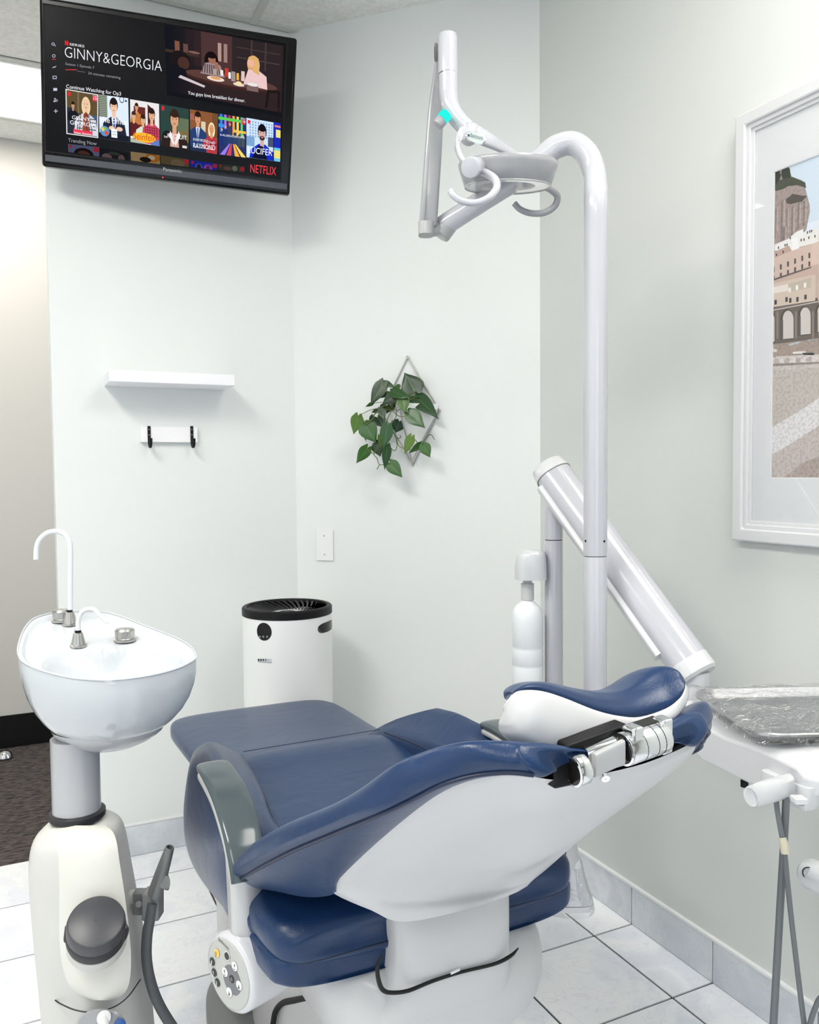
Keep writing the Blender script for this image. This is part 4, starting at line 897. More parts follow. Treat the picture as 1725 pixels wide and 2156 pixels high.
for k in range(9): beach.append((ell(*pfx(1624+k*11.5, 761-k*0.6), 0.016, 0.0085, 9), (186, 176, 172) if k % 2 else (222, 214, 210)))
beach += [(pp((1670, 741), (1697, 739), (1697, 744), (1670, 745)), (232, 228, 224)), (pp((1690, 743), (1716, 743), (1714, 748), (1692, 747)), (40, 40, 48)), (pp((1662, 724), (1686, 718), (1687, 722), (1662, 728)), (190, 200, 202)), (pp((1700, 714), (1722, 709), (1723, 713), (1700, 718)), (180, 190, 194)), (pp((1621, 732), (1638, 736), (1636, 742), (1622, 738)), (226, 220, 216))]
flat('print_beach', beach, lambda u, v, o=0: pf(u, v, 0.00014+o), PRINTM, fr, 0.000006)
flat('print_houses', blds, lambda u, v, o=0: pf(u, v, 0.00050+o), PRINTF, fr, 0.000006)
M('glazing', box(XR-0.0150, XR-0.0142, py0+0.045, py1-0.045, pz0+0.045, pz1-0.045), GLASS, fr, smooth=0)

# ================================================================== DENTAL CHAIR
CXc = 0.625
def mir(v): return V3(2*CXc-v.x, v.y, v.z)
CXb = .607
def mib(v): return V3(2*CXb-v.x, v.y, v.z)
ch = empty('dental_chair', (CXc, 1.5, 0), 'reclined dental chair with navy leather cushions and white shell in the room centre', 'dental chair')
# --- legrest
lg = []
zt = 0.600
def lst(y, hw, zt_, tk, e=4.5, c=CXc): lg.append(((c, y, zt_-tk/2), (hw, 0, 0), (0, 0, tk/2), e))
for (y, hw, z, tk) in ((2.440, 0.170, 0.585, 0.022), (2.437, 0.200, 0.592, 0.034), (2.425, 0.222, 0.598, 0.044), (2.395, 0.240, 0.602, 0.052), (2.33, 0.251, 0.606, 0.056), (2.20, 0.250, 0.613, 0.060), (2.05, 0.246, 0.622, 0.066), (1.90, 0.240, 0.636, 0.070), (1.78, 0.235, 0.640, 0.070)):
    lst(y, hw, z, tk)
M('legrest_cushion', sl(lg, 48, 4), LEATHER, ch, smooth=60)
M('legrest_underplate', sl([((CXc, 2.40, 0.542), (0.20, 0, 0), (0, 0, 0.006), 6), ((CXc, 1.75, 0.560), (0.22, 0, 0), (0, 0, 0.012), 6)], 32), SHELL, ch)
# --- seat cushion (central well) and bolsters
st = []
for (y, hw, z, tk) in ((1.166, 0.20, 0.590, 0.02), (1.162, 0.25, 0.606, 0.05), (1.172, 0.275, 0.622, 0.078), (1.20, 0.290, 0.636, 0.095), (1.28, 0.300, 0.645, 0.105), (1.42, 0.303, 0.645, 0.11), (1.56, 0.30, 0.648, 0.115), (1.70, 0.285, 0.655, 0.125), (1.80, 0.265, 0.665, 0.12), (1.86, 0.245, 0.655, 0.10), (1.88, 0.23, 0.635, 0.07)):
    cq = .607 if y < 1.5 else CXc
    st.append(((cq, y, z-tk/2), (hw-(.012 if y < 1.5 else 0), 0, 0), (0, 0, tk/2), 3.4))
M('seat_cushion', sl(st, 56, 4), LEATHER, ch, smooth=60)
def bolster(side):
    f = (lambda v: v) if side < 0 else mir
    # inner top piping, crest, outer crest, flank, lower edge
    R_ = [
        [PX(497, 1578, .455), PX(470, 1566, .41), PX(440, 1562, .355), PX(412, 1578, .335), PX(401, 1603, .33), PX(408, 1616, .345)],
        [PX(509, 1590, .448), PX(485, 1585, .405), PX(450, 1584, .345), PX(412, 1598, .322), PX(395, 1630, .315), PX(400, 1660, .325)],
        [PX(533, 1630, .432), PX(510, 1626, .39), PX(470, 1632, .335), PX(420, 1650, .315), PX(388, 1692, .308), PX(396, 1740, .32)],
        [PX(556, 1675, .42), PX(530, 1676, .38), PX(490, 1690, .33), PX(430, 1720, .312), PX(391, 1760, .306), PX(408, 1812, .32)],
        [PX(577, 1728, .412), PX(550, 1735, .37), PX(505, 1755, .325), PX(450, 1790, .310), PX(412, 1820, .306), PX(442, 1872, .32)],
        [V3(.43, 1.34, .640), V3(.39, 1.33, .655), V3(.345, 1.32, .645), V3(.316, 1.32, .610), V3(.311, 1.32, .575), V3(.33, 1.32, .540)],
        [V3(.44, 1.27, .610), V3(.40, 1.26, .615), V3(.37, 1.25, .608), V3(.335, 1.25, .600), V3(.330, 1.25, .575), V3(.35, 1.25, .550)]]
    R_[0][0] = R_[0][0]+V3(0, 0, -.014); R_[0][1] = R_[0][1]+V3(0, 0, -.004)
    rows = [[f(p) for p in r] for r in R_]
    # close underneath
    rows = [r+[V3(r[-1].x+(0.05 if side < 0 else -0.05), r[-1].y, min(r[-1].z, r[0].z-.04)), V3(r[0].x, r[0].y, min(r[-1].z+.02, r[0].z-.03))] for r in rows]
    M('side_bolster', patch(rows, 5, 3, closed=True, caps=True), LEATHER, ch, smooth=60)
    M('piping', tube([f(r[0])+V3(0, 0, 0.001) for r in R_[1:6]], 0.0018, 8, 5), PIPING, ch)
bolster(-1); bolster(1)
M('seam', tube([PX(512, 1584, .46)+V3(0, 0, .0015), P(600, 1569, y=1.872)+V3(0, 0, .001), P(700, 1553, y=1.90)+V3(0, 0, .001), PX(800, 1536, .805)], 0.0009, 8, 4), PIPING, ch)
# lower seat band (rear) seen below the backrest
st = []
for (y, hw) in ((1.172, 0.21), (1.166, 0.25), (1.178, 0.278), (1.22, 0.293), (1.42, 0.305), (1.70, 0.295), (1.84, 0.26)):
    st.append(((.607, y, 0.546), (hw-.010, 0, 0), (0, 0, 0.030), 5))
M('seat_border', sl(st, 48, 4), LEATHER, ch, smooth=60)
M('seat_piping', tube([V3(.607+a*.955, y+.003, 0.560) for (a, y) in ((-0.296, 1.235), (-0.284, 1.190), (-0.25, 1.164), (-0.15, 1.160), (0, 1.160), (0.15, 1.160), (0.25, 1.164), (0.284, 1.190), (0.296, 1.235))], 0.0020, 8, 5), PIPING, ch)
# --- backrest: rows = stations from wing tip to head; T top edge, E piping edge, B border of the shell
ST = [((495, 1838, .302), (495, 1852, .304), (520, 1868, .325)),
      ((500, 1812, .300), (515, 1846, .303), (575, 1875, .345)),
      ((530, 1778, .303), (550, 1826, .306), (640, 1886, .370)),
      ((600, 1736, .320), (620, 1790, .322), (700, 1878, .398)),
      ((700, 1694, .345), (715, 1750, .347), (716, 1848, .398)),
      ((760, 1660, .360), (800, 1715, .366), (800, 1770, .412)),
      ((830, 1610, .380), (870, 1682, .392), (882, 1702, .427)),
      ((880, 1587, .400), (930, 1652, .412), (940, 1664, .440)),
      ((940, 1570, .420), (1000, 1632, .440), (1000, 1641, .458)),
      ((1000, 1563, .440), (1070, 1626, .468), (1072, 1631, .478)),
      ((1085, 1567, .477), (1125, 1631, .490), (1130, 1635, .497))]
rows = []; EE = []
for (a, b, c) in ST:
    T_, E_, B_ = PX(*a), PX(*b), PX(*c)
    nt_ = V3(0, 0.5, 0.86)
    mid_in = T_+V3(0.035, 0, 0)+nt_*(-0.004)
    cen = V3(CXb, T_.y, T_.z)-nt_*0.030
    q_ = T_+V3(0.075, 0, 0)-nt_*0.016
    ub_ = B_*.5+V3(CXb, B_.y, B_.z)*.5+V3(0, .012, .012)
    half = [V3(CXb, B_.y+.015, B_.z+.015), ub_, B_+V3(.008, .006, .004), B_, E_, (E_+T_)/2+V3(-0.010, -0.004, 0.0), T_, mid_in, q_, cen]
    full = half+[mib(p) for p in half[-2:0:-1]]
    rows.append(full); EE.append(E_)
last = rows[-1]; ctr = sum(last, Vector())/len(last)
def shr(kx, dy, kz): return [Vector((CXb+(p.x-CXb)*kx, p.y+dy+(ctr.y-p.y)*(1-kz), ctr.z+(p.z-ctr.z)*kz)) for p in last]
rows += [shr(.98, -.005, .96), shr(.92, -.009, .84), shr(.82, -.011, .6)]
M('backrest_cushion', patch(rows, 4, 4, closed=True, caps=True), LEATHER, ch, smooth=70)
M('piping', tube([e+V3(-0.001, -0.001, 0) for e in EE], 0.0026, 8, 5), PIPING, ch)
M('piping', tube([mib(e)+V3(0.001, -0.001, 0) for e in EE], 0.0026, 8, 5), PIPING, ch)
# wing underside in leather, from border line to shell and neck
und = [[PX(520, 1868, .325), PX(600, 1880, .38), PX(700, 1902, .44), PX(780, 1925, .49)],
       [PX(575, 1875, .345), PX(640, 1886, .39), PX(720, 1895, .45), PX(800, 1915, .50)],
       [PX(640, 1886, .370), PX(680, 1884, .41), PX(740, 1880, .46), PX(830, 1890, .51)],
       [PX(702, 1876, .398), PX(730, 1870, .42), PX(780, 1860, .46), PX(850, 1860, .51)]]
und = [[p+V3(0.004, 0.006, 0.004) for p in r] for r in und]
M('wing_lining', patch(und, 4, 4), LEATHER, ch)
M('wing_lining', patch([[mib(p) for p in r] for r in und], 4, 4), LEATHER, ch)
# --- backrest shell: rows head -> bottom. Each row: left border ... right silhouette ... right hidden border
SH = [[(1120, 1634, .496), (1240, 1625, .575), (1350, 1602, .66), (1450, 1568, .722)],
      [(1072, 1632, .480), (1215, 1655, .57), (1340, 1632, .66), (1463, 1578, .735)],
      [(1000, 1642, .457), (1150, 1697, .555), (1280, 1690, .655), (1440, 1607, .745)],
      [(940, 1664, .438), (1060, 1738, .54), (1195, 1755, .65), (1398, 1638, .752)],
      [(882, 1702, .426), (1000, 1776, .53), (1130, 1805, .64), (1300, 1707, .750)],
      [(800, 1771, .411), (930, 1825, .52), (1050, 1850, .63), (1222, 1768, .742)],
      [(716, 1849, .399), (850, 1878, .50), (1000, 1878, .61), (1150, 1831, .730)],
      [(701, 1870, .399), (840, 1908, .495), (1000, 1893, .605), (1125, 1851, .718)],
      [(706, 1883, .402), (850, 1937, .50), (1000, 1906, .60), (1110, 1866, .710)]]
rows = []
for ri, r in enumerate(SH):
    a, b, c, d = [PX(*p) for p in r]
    mb = mib(a); kq = .5 if ri == len(SH)-1 else 1
    rows.append([a+V3(0.008, 0.014, 0.003), a, a*0.5+b*0.5+V3(0.0, -0.010, -0.004)*kq, b+V3(0, -0.012, 0)*kq, c+V3(0, -0.008, 0)*kq, d, d*0.5+mb*0.5+V3(0.0, 0.012, 0.0), mb, mb+V3(-0.008, 0.014, 0.003)])
M('backrest_shell', patch(rows, 4, 4), SHELL, ch, smooth=80)
low = rows[-1]
M('shell_lip', patch([low, [p+V3(0, 0.03, -0.001) for p in low]], 1, 4), SHELL, ch, smooth=60)
# neck / support column of the back
nk = []
for (z, y, x0, x1, t_) in ((0.70, 1.20, .50, .75, .05), (0.66, 1.17, .505, .735, .06), (0.60, 1.155, .51, .728, .065), (0.54, 1.150, .512, .725, .065), (0.50, 1.150, .505, .725, .066), (0.465, 1.15, .485, .728, .066), (0.44, 1.152, .480, .73, .06)):
    nk.append((((x0+x1)/2, y+0.03, z), ((x1-x0)/2, 0, 0), (0, t_, 0), 4.5))
M('back_support', sl(nk, 48, 4), SHELL, ch, smooth=60)
# --- seat base housing
bs = []
for (z, x0, x1, y0, y1, e) in ((0.525, .44, .81, 1.19, 1.80, 5), (0.505, .415, .835, 1.15, 1.82, 4.5), (0.47, .405, .850, 1.125, 1.83, 4), (0.42, .415, .845, 1.12, 1.82, 4), (0.385, .430, .820, 1.125, 1.80, 4), (0.372, .440, .79, 1.14, 1.78, 4)):
    bs.append((((x0+x1)/2, (y0+y1)/2, z), ((x1-x0)/2, 0, 0), (0, (y1-y0)/2, 0), e))
M('seat_housing', sl(bs, 64, 4), SHELL, ch, smooth=60)
bs = []
for (z, x0, x1, y0, y1) in ((0.385, .45, .79, 1.16, 1.78), (0.35, .452, .785, 1.165, 1.78), (0.335, .47, .76, 1.18, 1.80), (0.33, .475, .75, 1.19, 1.82), (0.24, .465, .745, 1.20, 1.88), (0.10, .455, .74, 1.22, 1.92), (0.04, .45, .74, 1.23, 1.93)):
    bs.append((((x0+x1)/2, (y0+y1)/2, z), ((x1-x0)/2, 0, 0), (0, (y1-y0)/2, 0), 4))
M('pedestal', sl(bs, 56, 2), SHELL, ch, smooth=40)
M('base_plate', sl([((.60, 1.66, .001), (.235, 0, 0), (0, .42, 0), 4), ((.60, 1.66, .035), (.235, 0, 0), (0, .42, 0), 4), ((.60, 1.66, .048), (.22, 0, 0), (0, .405, 0), 4), ((.60, 1.66, .055), (.16, 0, 0), (0, .33, 0), 4)], 56), GREYP, ch, smooth=35)
M('black_gap', tube([PX(575, 2156, .452), PX(580, 2130, .455), PX(595, 2112, .462), PX(620, 2106, .468), PX(650, 2100, .475)], .006, 8, 4), GAP, ch)
# leg column in front (white upright left of the seat, below the knee)
M('front_column', sl([((.50, 1.90, .10), (.09, 0, 0), (0, .10, 0), 4), ((.50, 1.86, .35), (.10, 0, 0), (0, .11, 0), 4), ((.50, 1.80, .52), (.12, 0, 0), (0, .11, 0), 4)], 40, 4), SHELL, ch, smooth=60)
# black gap
gp = [(803, 2012, .495), (795, 2035, .49), (797, 2062, .487), (806, 2084, .49), (825, 2090, .50), (860, 2086, .52), (910, 2066, .55), (970, 2047, .59), (1040, 2030, .64), (1075, 2013, .675), (1092, 1996, .69)]
M('black_gap', tube([P(a, b, y=1.110) for a, b, c in gp], [0.002, 0.0032, 0.0036, 0.0036, 0.0032, 0.0030, 0.0028, 0.0026, 0.0028, 0.003, 0.001], 8, 4), GAP, ch)
M('paper_scrap', obox(P(959, 2045, y=1.104), V3(.008, 0, .001), V3(0, .001, 0), V3(0, 0, .002)), PAPER, ch, smooth=0)
# --- armrests
def armrest(f, lab):
    cs = []
    path = [(1.528, .752, .020), (1.520, .758, .026), (1.50, .762, .030), (1.45, .762, .031), (1.39, .756, .031), (1.34, .742, .031), (1.295, .716, .030), (1.268, .684, .029), (1.258, .660, .028)]
    for i, (y, z, w_) in enumerate(path):
        a = path[max(i-1, 0)]; b = path[min(i+1, len(path)-1)]
        t_ = V3(0, b[0]-a[0], b[1]-a[1]).normalized(); nn = V3(0, t_.z, -t_.y)
        cs.append((V3(.3155, y, z), w_, nn))
    def strip(o0, o1, wk, e): return [(f(c+n*((o0+o1)/2)), V3(w*wk, 0, 0), n*((o1-o0)/2), e) for c, w, n in cs]
    o = M('armrest', sl(strip(-0.006, 0.010, 1.0, 3.2), 36, 4), ARMTOP, ch, smooth=60, label=lab)
    M('arm_underside', sl(strip(-0.022, -0.004, 0.98, 3.0), 36, 4), ALU, o, smooth=60)
    return o
a_l = armrest(lambda v: v, 'glossy smoked grey armrest pad, the near one')
a_r = armrest(lambda v: V3(2*.617-v.x, v.y, v.z-.007), 'glossy smoked grey armrest pad on the far side')
pb_ = V3(.3235, 1.302, .50)
M('arm_post', sl([(pb_+V3(0, 0, .028), (.0285, 0, 0), (0, .026, 0), 2.6), (pb_+V3(-.004, 0, .17), (.0285, 0, 0), (0, .026, 0), 2.6), (pb_+V3(-.006, 0, .195), (.028, 0, 0), (0, .026, 0), 2.6)], 32), ALU, a_l, smooth=60)
M('arm_post', sl([(mir(pb_)+V3(.03, 0, .028), (.027, 0, 0), (0, .026, 0), 2.4), (mir(pb_)+V3(.006, 0, .195), (.028, 0, 0), (0, .026, 0), 2.4)], 32), ALU, a_r, smooth=60)
# --- control console (near side)
ax = V3(.927, .375, 0).normalized(); Cf = V3(.288, 1.288, .499); Rd = 0.0632
perp = V3(-ax.y, ax.x, 0)
cs_ = M('control_console', lathe([(Rd-0.012, -0.0005), (Rd-0.004, 0.001), (Rd-0.0005, 0.006), (Rd, 0.014), (Rd+0.001, 0.085), (Rd-0.004, 0.100), (Rd-0.014, 0.108), (0.001, 0.109)], Cf, ax, 56, caps=False), PLASTIC, ch, smooth=50)
M('bracket', sl([(Cf+ax*.08+V3(0, 0, -.030), perp*.030, V3(0, 0, .030), 4), (Cf+ax*.13+V3(0, 0, -.036), perp*.030, V3(0, 0, .024), 4), (Cf+ax*.20+V3(0, 0, -.034), perp*.034, V3(0, 0, .026), 4)], 32), PLASTIC, cs_, smooth=50)
M('post_collar', lathe([(0.033, 0), (0.034, 0.006), (0.031, 0.012)], V3(.3235, 1.302, .522), (0, 0, 1), 36, sx=1), MGREY, cs_)
M('control_pad', lathe([(Rd-0.008, 0.0), (Rd-0.010, 0.0015), (0.0005, 0.0018)], Cf-ax*.0002, -ax, 56, caps=False), mat('grey_membrane', (186, 188, 184), 0.4), cs_, smooth=30)
nf = -ax; fu = V3(0, 0, 1).cross(nf).normalized()   # to the right in the face as seen by the viewer
fv = V3(0, 0, 1)
def FP(px, py, o=0.002):
    r = ray(px, py); t_ = (Cf-EYE).dot(nf)/r.dot(nf); return EYE+r*t_+nf*o
def fdisc(px, py, r, m, nm, o=0.002, par=cs_, th_=0.0006): return M(nm, lathe([(r, 0), (r, th_), (0.0004, th_)], FP(px, py, o), nf, 28, caps=False), m, par)
YEL = mat('yellow_button', (244, 200, 92), 0.4); WB = mat('white_button', (240, 240, 240), 0.4); BB = mat('black_button', (30, 30, 32), 0.4); DG = mat('dark_grey_field', (112, 114, 118), 0.4)
fdisc(491, 2062, 0.0235, DG, 'grey_field', 0.0018)
for (px, py, r, m) in ((460, 2005, .0066, YEL), (450, 2023, .0066, BB), (454, 2046, .0066, BB), (461, 2067, .0066, BB), (481.5, 2011, .0072, WB), (497, 2033, .0072, WB), (477, 2045, .0072, WB), (506.5, 2073, .0072, WB), (486, 2087, .0072, WB), (491, 2060, .0062, BB)):
    fdisc(px, py, r, m, 'button', 0.0026)
fdisc(481.5, 2011, .0060, BB, 'button', 0.0033)
for (st_, px, py, m) in (('0', 456.5, 2012, BB), ('1', 447.5, 2030, WB), ('2', 450.5, 2053, WB), ('3', 457.5, 2074, WB)):
    text('lettering', st_, FP(px, py, 0.0030), fu, fv, 0.0042, 0.0095, m, cs_, 0.0004, None, 0.2)
text('lettering', 'Belmont', FP(463, 1979, 0.0022), (fu-fv*0.22), (fv), 0.0290, 0.0065, BB, cs_, 0.0002, 'dark maker lettering')
def ff(c0):
    c0 = FP(*c0, 0.0036)
    return lambda u, v, o=0: c0+fu*u+fv*v+nf*o
def arr(sx, sy):   # arrow + seat mark
    b_ = (26, 26, 28); k = 0.0011
    return [([(-0.5*k, -1.5*k*sy), (0.5*k, -1.5*k*sy), (0.5*k+sx*k, 2.6*k*sy), (-0.5*k+sx*k, 2.6*k*sy)], b_), ([(-2*k+sx*k, 1.5*k*sy), (2*k+sx*k, 1.5*k*sy), (sx*1.3*k, 4.0*k*sy)], b_), ([(-3*k, -3.4*k), (0, -4.2*k), (3*k, -2.4*k), (3*k, -3.2*k), (0, -5*k), (-3*k, -4.2*k)], b_)]
for (px, py, sx, sy) in ((497, 2033, 1, 1), (477, 2045, -0.5, 1), (506.5, 2073, 0, -1), (486, 2087, 0.5, -1)): flat('arrow_symbol', arr(sx, sy), ff((px, py)), PRINTF, cs_)
k = 0.0011; flat('lock_symbol', [(rc(-1.8*k, -3*k, 1.8*k, 0.4*k), (235, 235, 235)), (rc(-1*k, -2.2*k, 1*k, -0.4*k), (30, 30, 34)), (rc(-1.8*k, 0.4*k, -1.1*k, 2.6*k), (235, 235, 235)), (rc(-1.8*k, 2.2*k, 1.6*k, 2.9*k), (235, 235, 235))], ff((481.5, 2011)), PRINTF, cs_)
flat('seat_symbol', [(ell(0, 0, 2.6*k, 1.4*k, 12), (190, 192, 196)), (ell(0, 0, 1.8*k, 0.8*k, 12), (30, 30, 32)), (rc(1*k, 2*k, 1.5*k, 4*k), (200, 200, 200)), (rc(-1.5*k, -4*k, -1*k, -2*k), (200, 200, 200))], ff((491, 2060)), PRINTF, cs_)
# --- far console under a plastic cover
c2 = [[(1170, 1815), (1200, 1826), (1222, 1815)], [(1165, 1850), (1200, 1860), (1232, 1850)], [(1130, 1895), (1200, 1898), (1246, 1895)], [(1133, 1922), (1200, 1922), (1254, 1920)]]
cm = V3(.965, 1.30, .52)
def cst(py, xl, xr, dk, e=4, kd_=1.60):
    a_, b_ = PD(xl, py, kd_), PD(xr, py, kd_); h_ = V3(fw.x, fw.y, 0).normalized()
    return ((a_+b_)/2+h_*dk, V3(rt.x, rt.y, 0).normalized()*((b_-a_).length/2), h_*dk, e)
fc = M('far_console', sl([cst(1806, 1176, 1219, .030, 2.6), cst(1822, 1171, 1227, .036, 3), cst(1850, 1166, 1234, .044), cst(1875, 1160, 1240, .050), cst(1893, 1146, 1246, .056, 5), cst(1903, 1139, 1250, .060, 6), cst(1910, 1138, 1252, .060, 7)], 48, 3), PLASTIC, ch, smooth=50)
M('joint_line', sl([cst(1909.5, 1139, 1251, .059, 7), cst(1911, 1139, 1251, .059, 7)], 48), SEAM, fc)
M('lower_tray', sl([cst(1911, 1137, 1253, .060, 7), cst(1921, 1139, 1254, .060, 7), cst(1923, 1142, 1250, .058, 7)], 48), PLASTIC, fc, smooth=50)
M('film_cover', sl([cst(1830, 1168, 1233, .040, 3.2), cst(1870, 1159, 1243, .053, 4), cst(1900, 1140, 1253, .063, 6), cst(1922, 1135, 1258, .064, 6), cst(1930, 1150, 1257, .058, 5), cst(1936, 1190, 1250, .05, 3)], 40, 3, False), FILM, fc, smooth=60)
# --- headrest
NR = [(1066, 1480, .491), (1082, 1458, .500), (1105, 1451, .512), (1140, 1453, .532), (1185, 1467, .560), (1250, 1492, .600), (1300, 1504, .632), (1345, 1506, .663), (1400, 1489, .700), (1430, 1468, .720), (1441, 1452, .730), (1443, 1438, .737)]
FR = [(1067, 1477, .492), (1088, 1450, .512), (1112, 1440, .530), (1150, 1437, .560), (1200, 1447, .595), (1260, 1456, .635), (1300, 1453, .665), (1335, 1438, .690), (1370, 1413, .718), (1402, 1404, .735), (1427, 1411, .742), (1440, 1427, .744)]
hm = empty('headrest', (0, 0, 0), None, None); hm.parent = ch; hm.location = V3(0, 0, 0)-ch.location+V3(.62, .79, .95)
near = [PX(*p) for p in NR]; far = [PX(*p) for p in FR]
rows = []
np_ = [PX(1079, 1462, .498)]+near[1:]; fp_ = [PX(1082, 1457, .503)]+far[1:]
for i, (a, b) in enumerate(zip(np_, fp_)):
    b = b.copy(); w = (b-a)
    low = V3(0, 0, -0.016)
    edge = (.05, .5, .8, 1, 1, 1, 1, 1, .85, .65, .35, .05)[i]
    rows.append([a+low*0.6+V3(0, .012, 0), a, a*0.72+b*0.28+V3(0, -0.003, 0.005)*edge, a*0.35+b*0.65+V3(0, 0, 0.004)*edge, b, b+V3(0, 0.03, -0.006)*edge, b+V3(0, 0.055, -0.020)*edge, b+V3(0, 0.05, -0.035)*edge])
hp = M('headrest_pad', patch(rows, 4, 4, closed=True, caps=True), LEATHER, hm, smooth=70)
BT = [(1065, 1490, .490), (1069, 1518, .490), (1078, 1532, .492), (1097, 1556, .500), (1150, 1588, .530), (1200, 1589, .566), (1262, 1565, .610), (1310, 1547, .645), (1395, 1528, .697), (1432, 1500, .725), (1447, 1472, .738), (1448, 1448, .741)]
rows = []
for i, (a, b, p) in enumerate(zip(near, far, [PX(*q_) for q_ in BT])):
    m1 = a*0.66+p*0.34+V3(0, -0.014, 0); m2 = a*0.30+p*0.70+V3(0, -0.016, -0.002)
    s_ = (.02, .35, .7, 1, 1, 1, 1, 1, .8, .5, .25, .03)[i]
    m1 = a*0.66+p*0.34+V3(0, -0.012, 0)*s_; m2 = a*0.30+p*0.70+V3(0, -0.012, 0)*s_
    rows.append([a+V3(0, .008, -.008), a+V3(0, -0.003, -0.001)*s_, m1, m2, p, p+V3(0, 0.04, -0.006)*s_, b+V3(0, 0.065, -0.04)*s_+V3(0, 0, -.016), b+V3(0, 0.055, -0.018)*s_+V3(0, 0, -.014)])
M('headrest_shell', patch(rows, 4, 4, closed=True, caps=True), SHELL, hm, smooth=80)
# chrome double hinge
def chx(px, py, x): return PX(px, py, x)
h1a, h1b = chx(1208, 1622, .578), chx(1300, 1590, .628)
def cylp(p0, p1, r, m, nm, hollow=False):
    g_ = capcyl(p0, p1, r, 32, 0.08)
    o = M(nm, g_, m, hm, smooth=40)
    return o
hx = V3(1, 0, 0)
A1 = PX(1207, 1624, .540); A2 = A1+V3(.075, .004, .004)*1.0
def disc(c, r, n_, m, nm): return M(nm, lathe([(r, 0), (r, 0.0012), (r*0.86, 0.0016), (r*0.85, 0.0004), (0.0002, 0.0004)], c, n_, 32, caps=False), m, hm, smooth=25)
B1 = PX(1313, 1578, .598); B2 = PX(1398, 1556, .655)
bd = V3(1, .04, .10).normalized(); B2 = B1+bd*.058 
cylp(B1, B2, .0185, CHROME, 'hinge_barrel'); disc(B1-bd*.0004, .0182, -bd, CHROME, 'barrel_rim')
M('barrel_end', lathe([(.0155, 0), (.0002, .0004)], B1-bd*.0014, -bd, 28, caps=False), mat('dark_chrome_bore', (60, 58, 56), 0.15, 0.8), hm)
A2 = A1+bd*(B2-B1).length*0.25
cylp(A1, A2, .0175, CHROME, 'hinge_barrel'); disc(A1-bd*.0004, .0172, -bd, CHROME, 'barrel_rim')
M('barrel_end', lathe([(.0145, 0), (.0002, .0004)], A1-bd*.0014, -bd, 28, caps=False), bpy.data.materials['dark_chrome_bore'], hm)
for fr_ in (0.33, 0.62, 0.80): 
    M('barrel_groove', lathe([(.0187, 0), (.0187, .0007)], B1+(B2-B1)*fr_, bd, 28), BLACK, hm)
lk = sl([(A1+bd*.020+V3(0, .008, .003), V3(0, .010, 0), V3(0, 0, .016), 4), (B1+bd*.004+V3(0, .010, -.004), V3(0, .010, 0), V3(0, 0, .017), 4), (B2+V3(0, .010, -.004), V3(0, .010, 0), V3(0, 0, .014), 4)], 28)
M('hinge_link', lk, CHROME, hm, smooth=50)
M('link_cover', sl([(A1+bd*.024+V3(0, -.006, .002), V3(0, .004, 0), V3(0, 0, .013), 5), (B1-bd*.004+V3(0, -.004, .000), V3(0, .004, 0), V3(0, 0, .0135), 5)], 24), MGREY, hm, smooth=50)
M('hinge_block', obox((A1+B1)/2+V3(.012, .026, .014), V3(.042, 0, .006), V3(0, .012, 0), V3(0, 0, .009)), BLACK, hm, bevel=.003)
M('hinge_block', obox(A1+V3(-.004, .018, -.002), V3(.016, 0, 0), V3(0, .012, 0), V3(0, 0, .017)), BLACK, hm, bevel=.003)
for px, py, xx in ((1330, 1558, .606), (1392, 1540, .655)):
    c_ = PX(px, py, xx); M('clamp_ear', obox(c_+V3(.002, .0, -.004), bd*.008, V3(0, .010, 0), V3(0, 0, .020)), CHROME, hm, bevel=.003)
M('clamp_core', obox(PX(1362, 1548, .632)+V3(0, .008, 0), bd*.026, V3(0, .010, 0), V3(0, 0, .012)), BLACKG, hm, bevel=.002)
M('slide_bar', obox(PX(1320, 1600, .612)+V3(0.006, .022, -.004), bd*.065, V3(0, .010, 0), V3(0, 0, .006)), CHROME, hm, bevel=.002)
M('release_screw', lathe([(.006, 0), (.005, .003), (.001, .003)], PX(1278, 1638, .590)+V3(0, .003, 0), V3(-.3, -.8, -.4), 16, caps=False), CHROME, hm)

# ================================================================== LIGHT POLE AND OPERATING LIGHT
DP = 1.75
lt = empty('dental_light', PD(1254, 1735, DP), 'white overhead dental light on a tall curved pole right of the chair', 'dental light')
base1 = PD(1254, 1735, DP)
def vert(px, py, d): p = PD(px, py, d); return p
pc1 = PD(1254, 1000, DP)
def onpole(py):   # vertical pole through pc1
    r = ray(1254, py); t_ = (pc1.x*r.x+pc1.y*r.y)/(r.x**2+r.y**2); return V3(pc1.x, pc1.y, EYE.z+r.z*t_)
rp = 0.0252
zj = onpole(1171).z
M('lower_pole', capcyl(V3(pc1.x, pc1.y, 0.60), V3(pc1.x, pc1.y, zj), rp-.0004, 40, 0.03), ENAMEL, lt)
M('joint_ring', lathe([(rp-.0025, 0), (rp-.0025, .003)], V3(pc1.x, pc1.y, zj-.0005), (0, 0, 1), 40), SEAM, lt)
path = [V3(pc1.x, pc1.y, zj+.0015), V3(pc1.x, pc1.y, 1.35), V3(pc1.x, pc1.y, 1.6), onpole(520), onpole(420), PD(1252, 370, 1.755), PD(1238, 328, 1.765), PD(1208, 303, 1.775), PD(1172, 309, 1.785), PD(1138, 335, 1.795), PD(1090, 375, 1.81), PD(1030, 414, 1.83), PD(975, 449, 1.845), PD(932, 477, 1.86)]
M('curved_pole', tube(path, [rp]*9+[rp*.98, rp*.94, rp*.92, rp*.92, rp*.92], 32, 8), ENAMEL, lt, smooth=60)
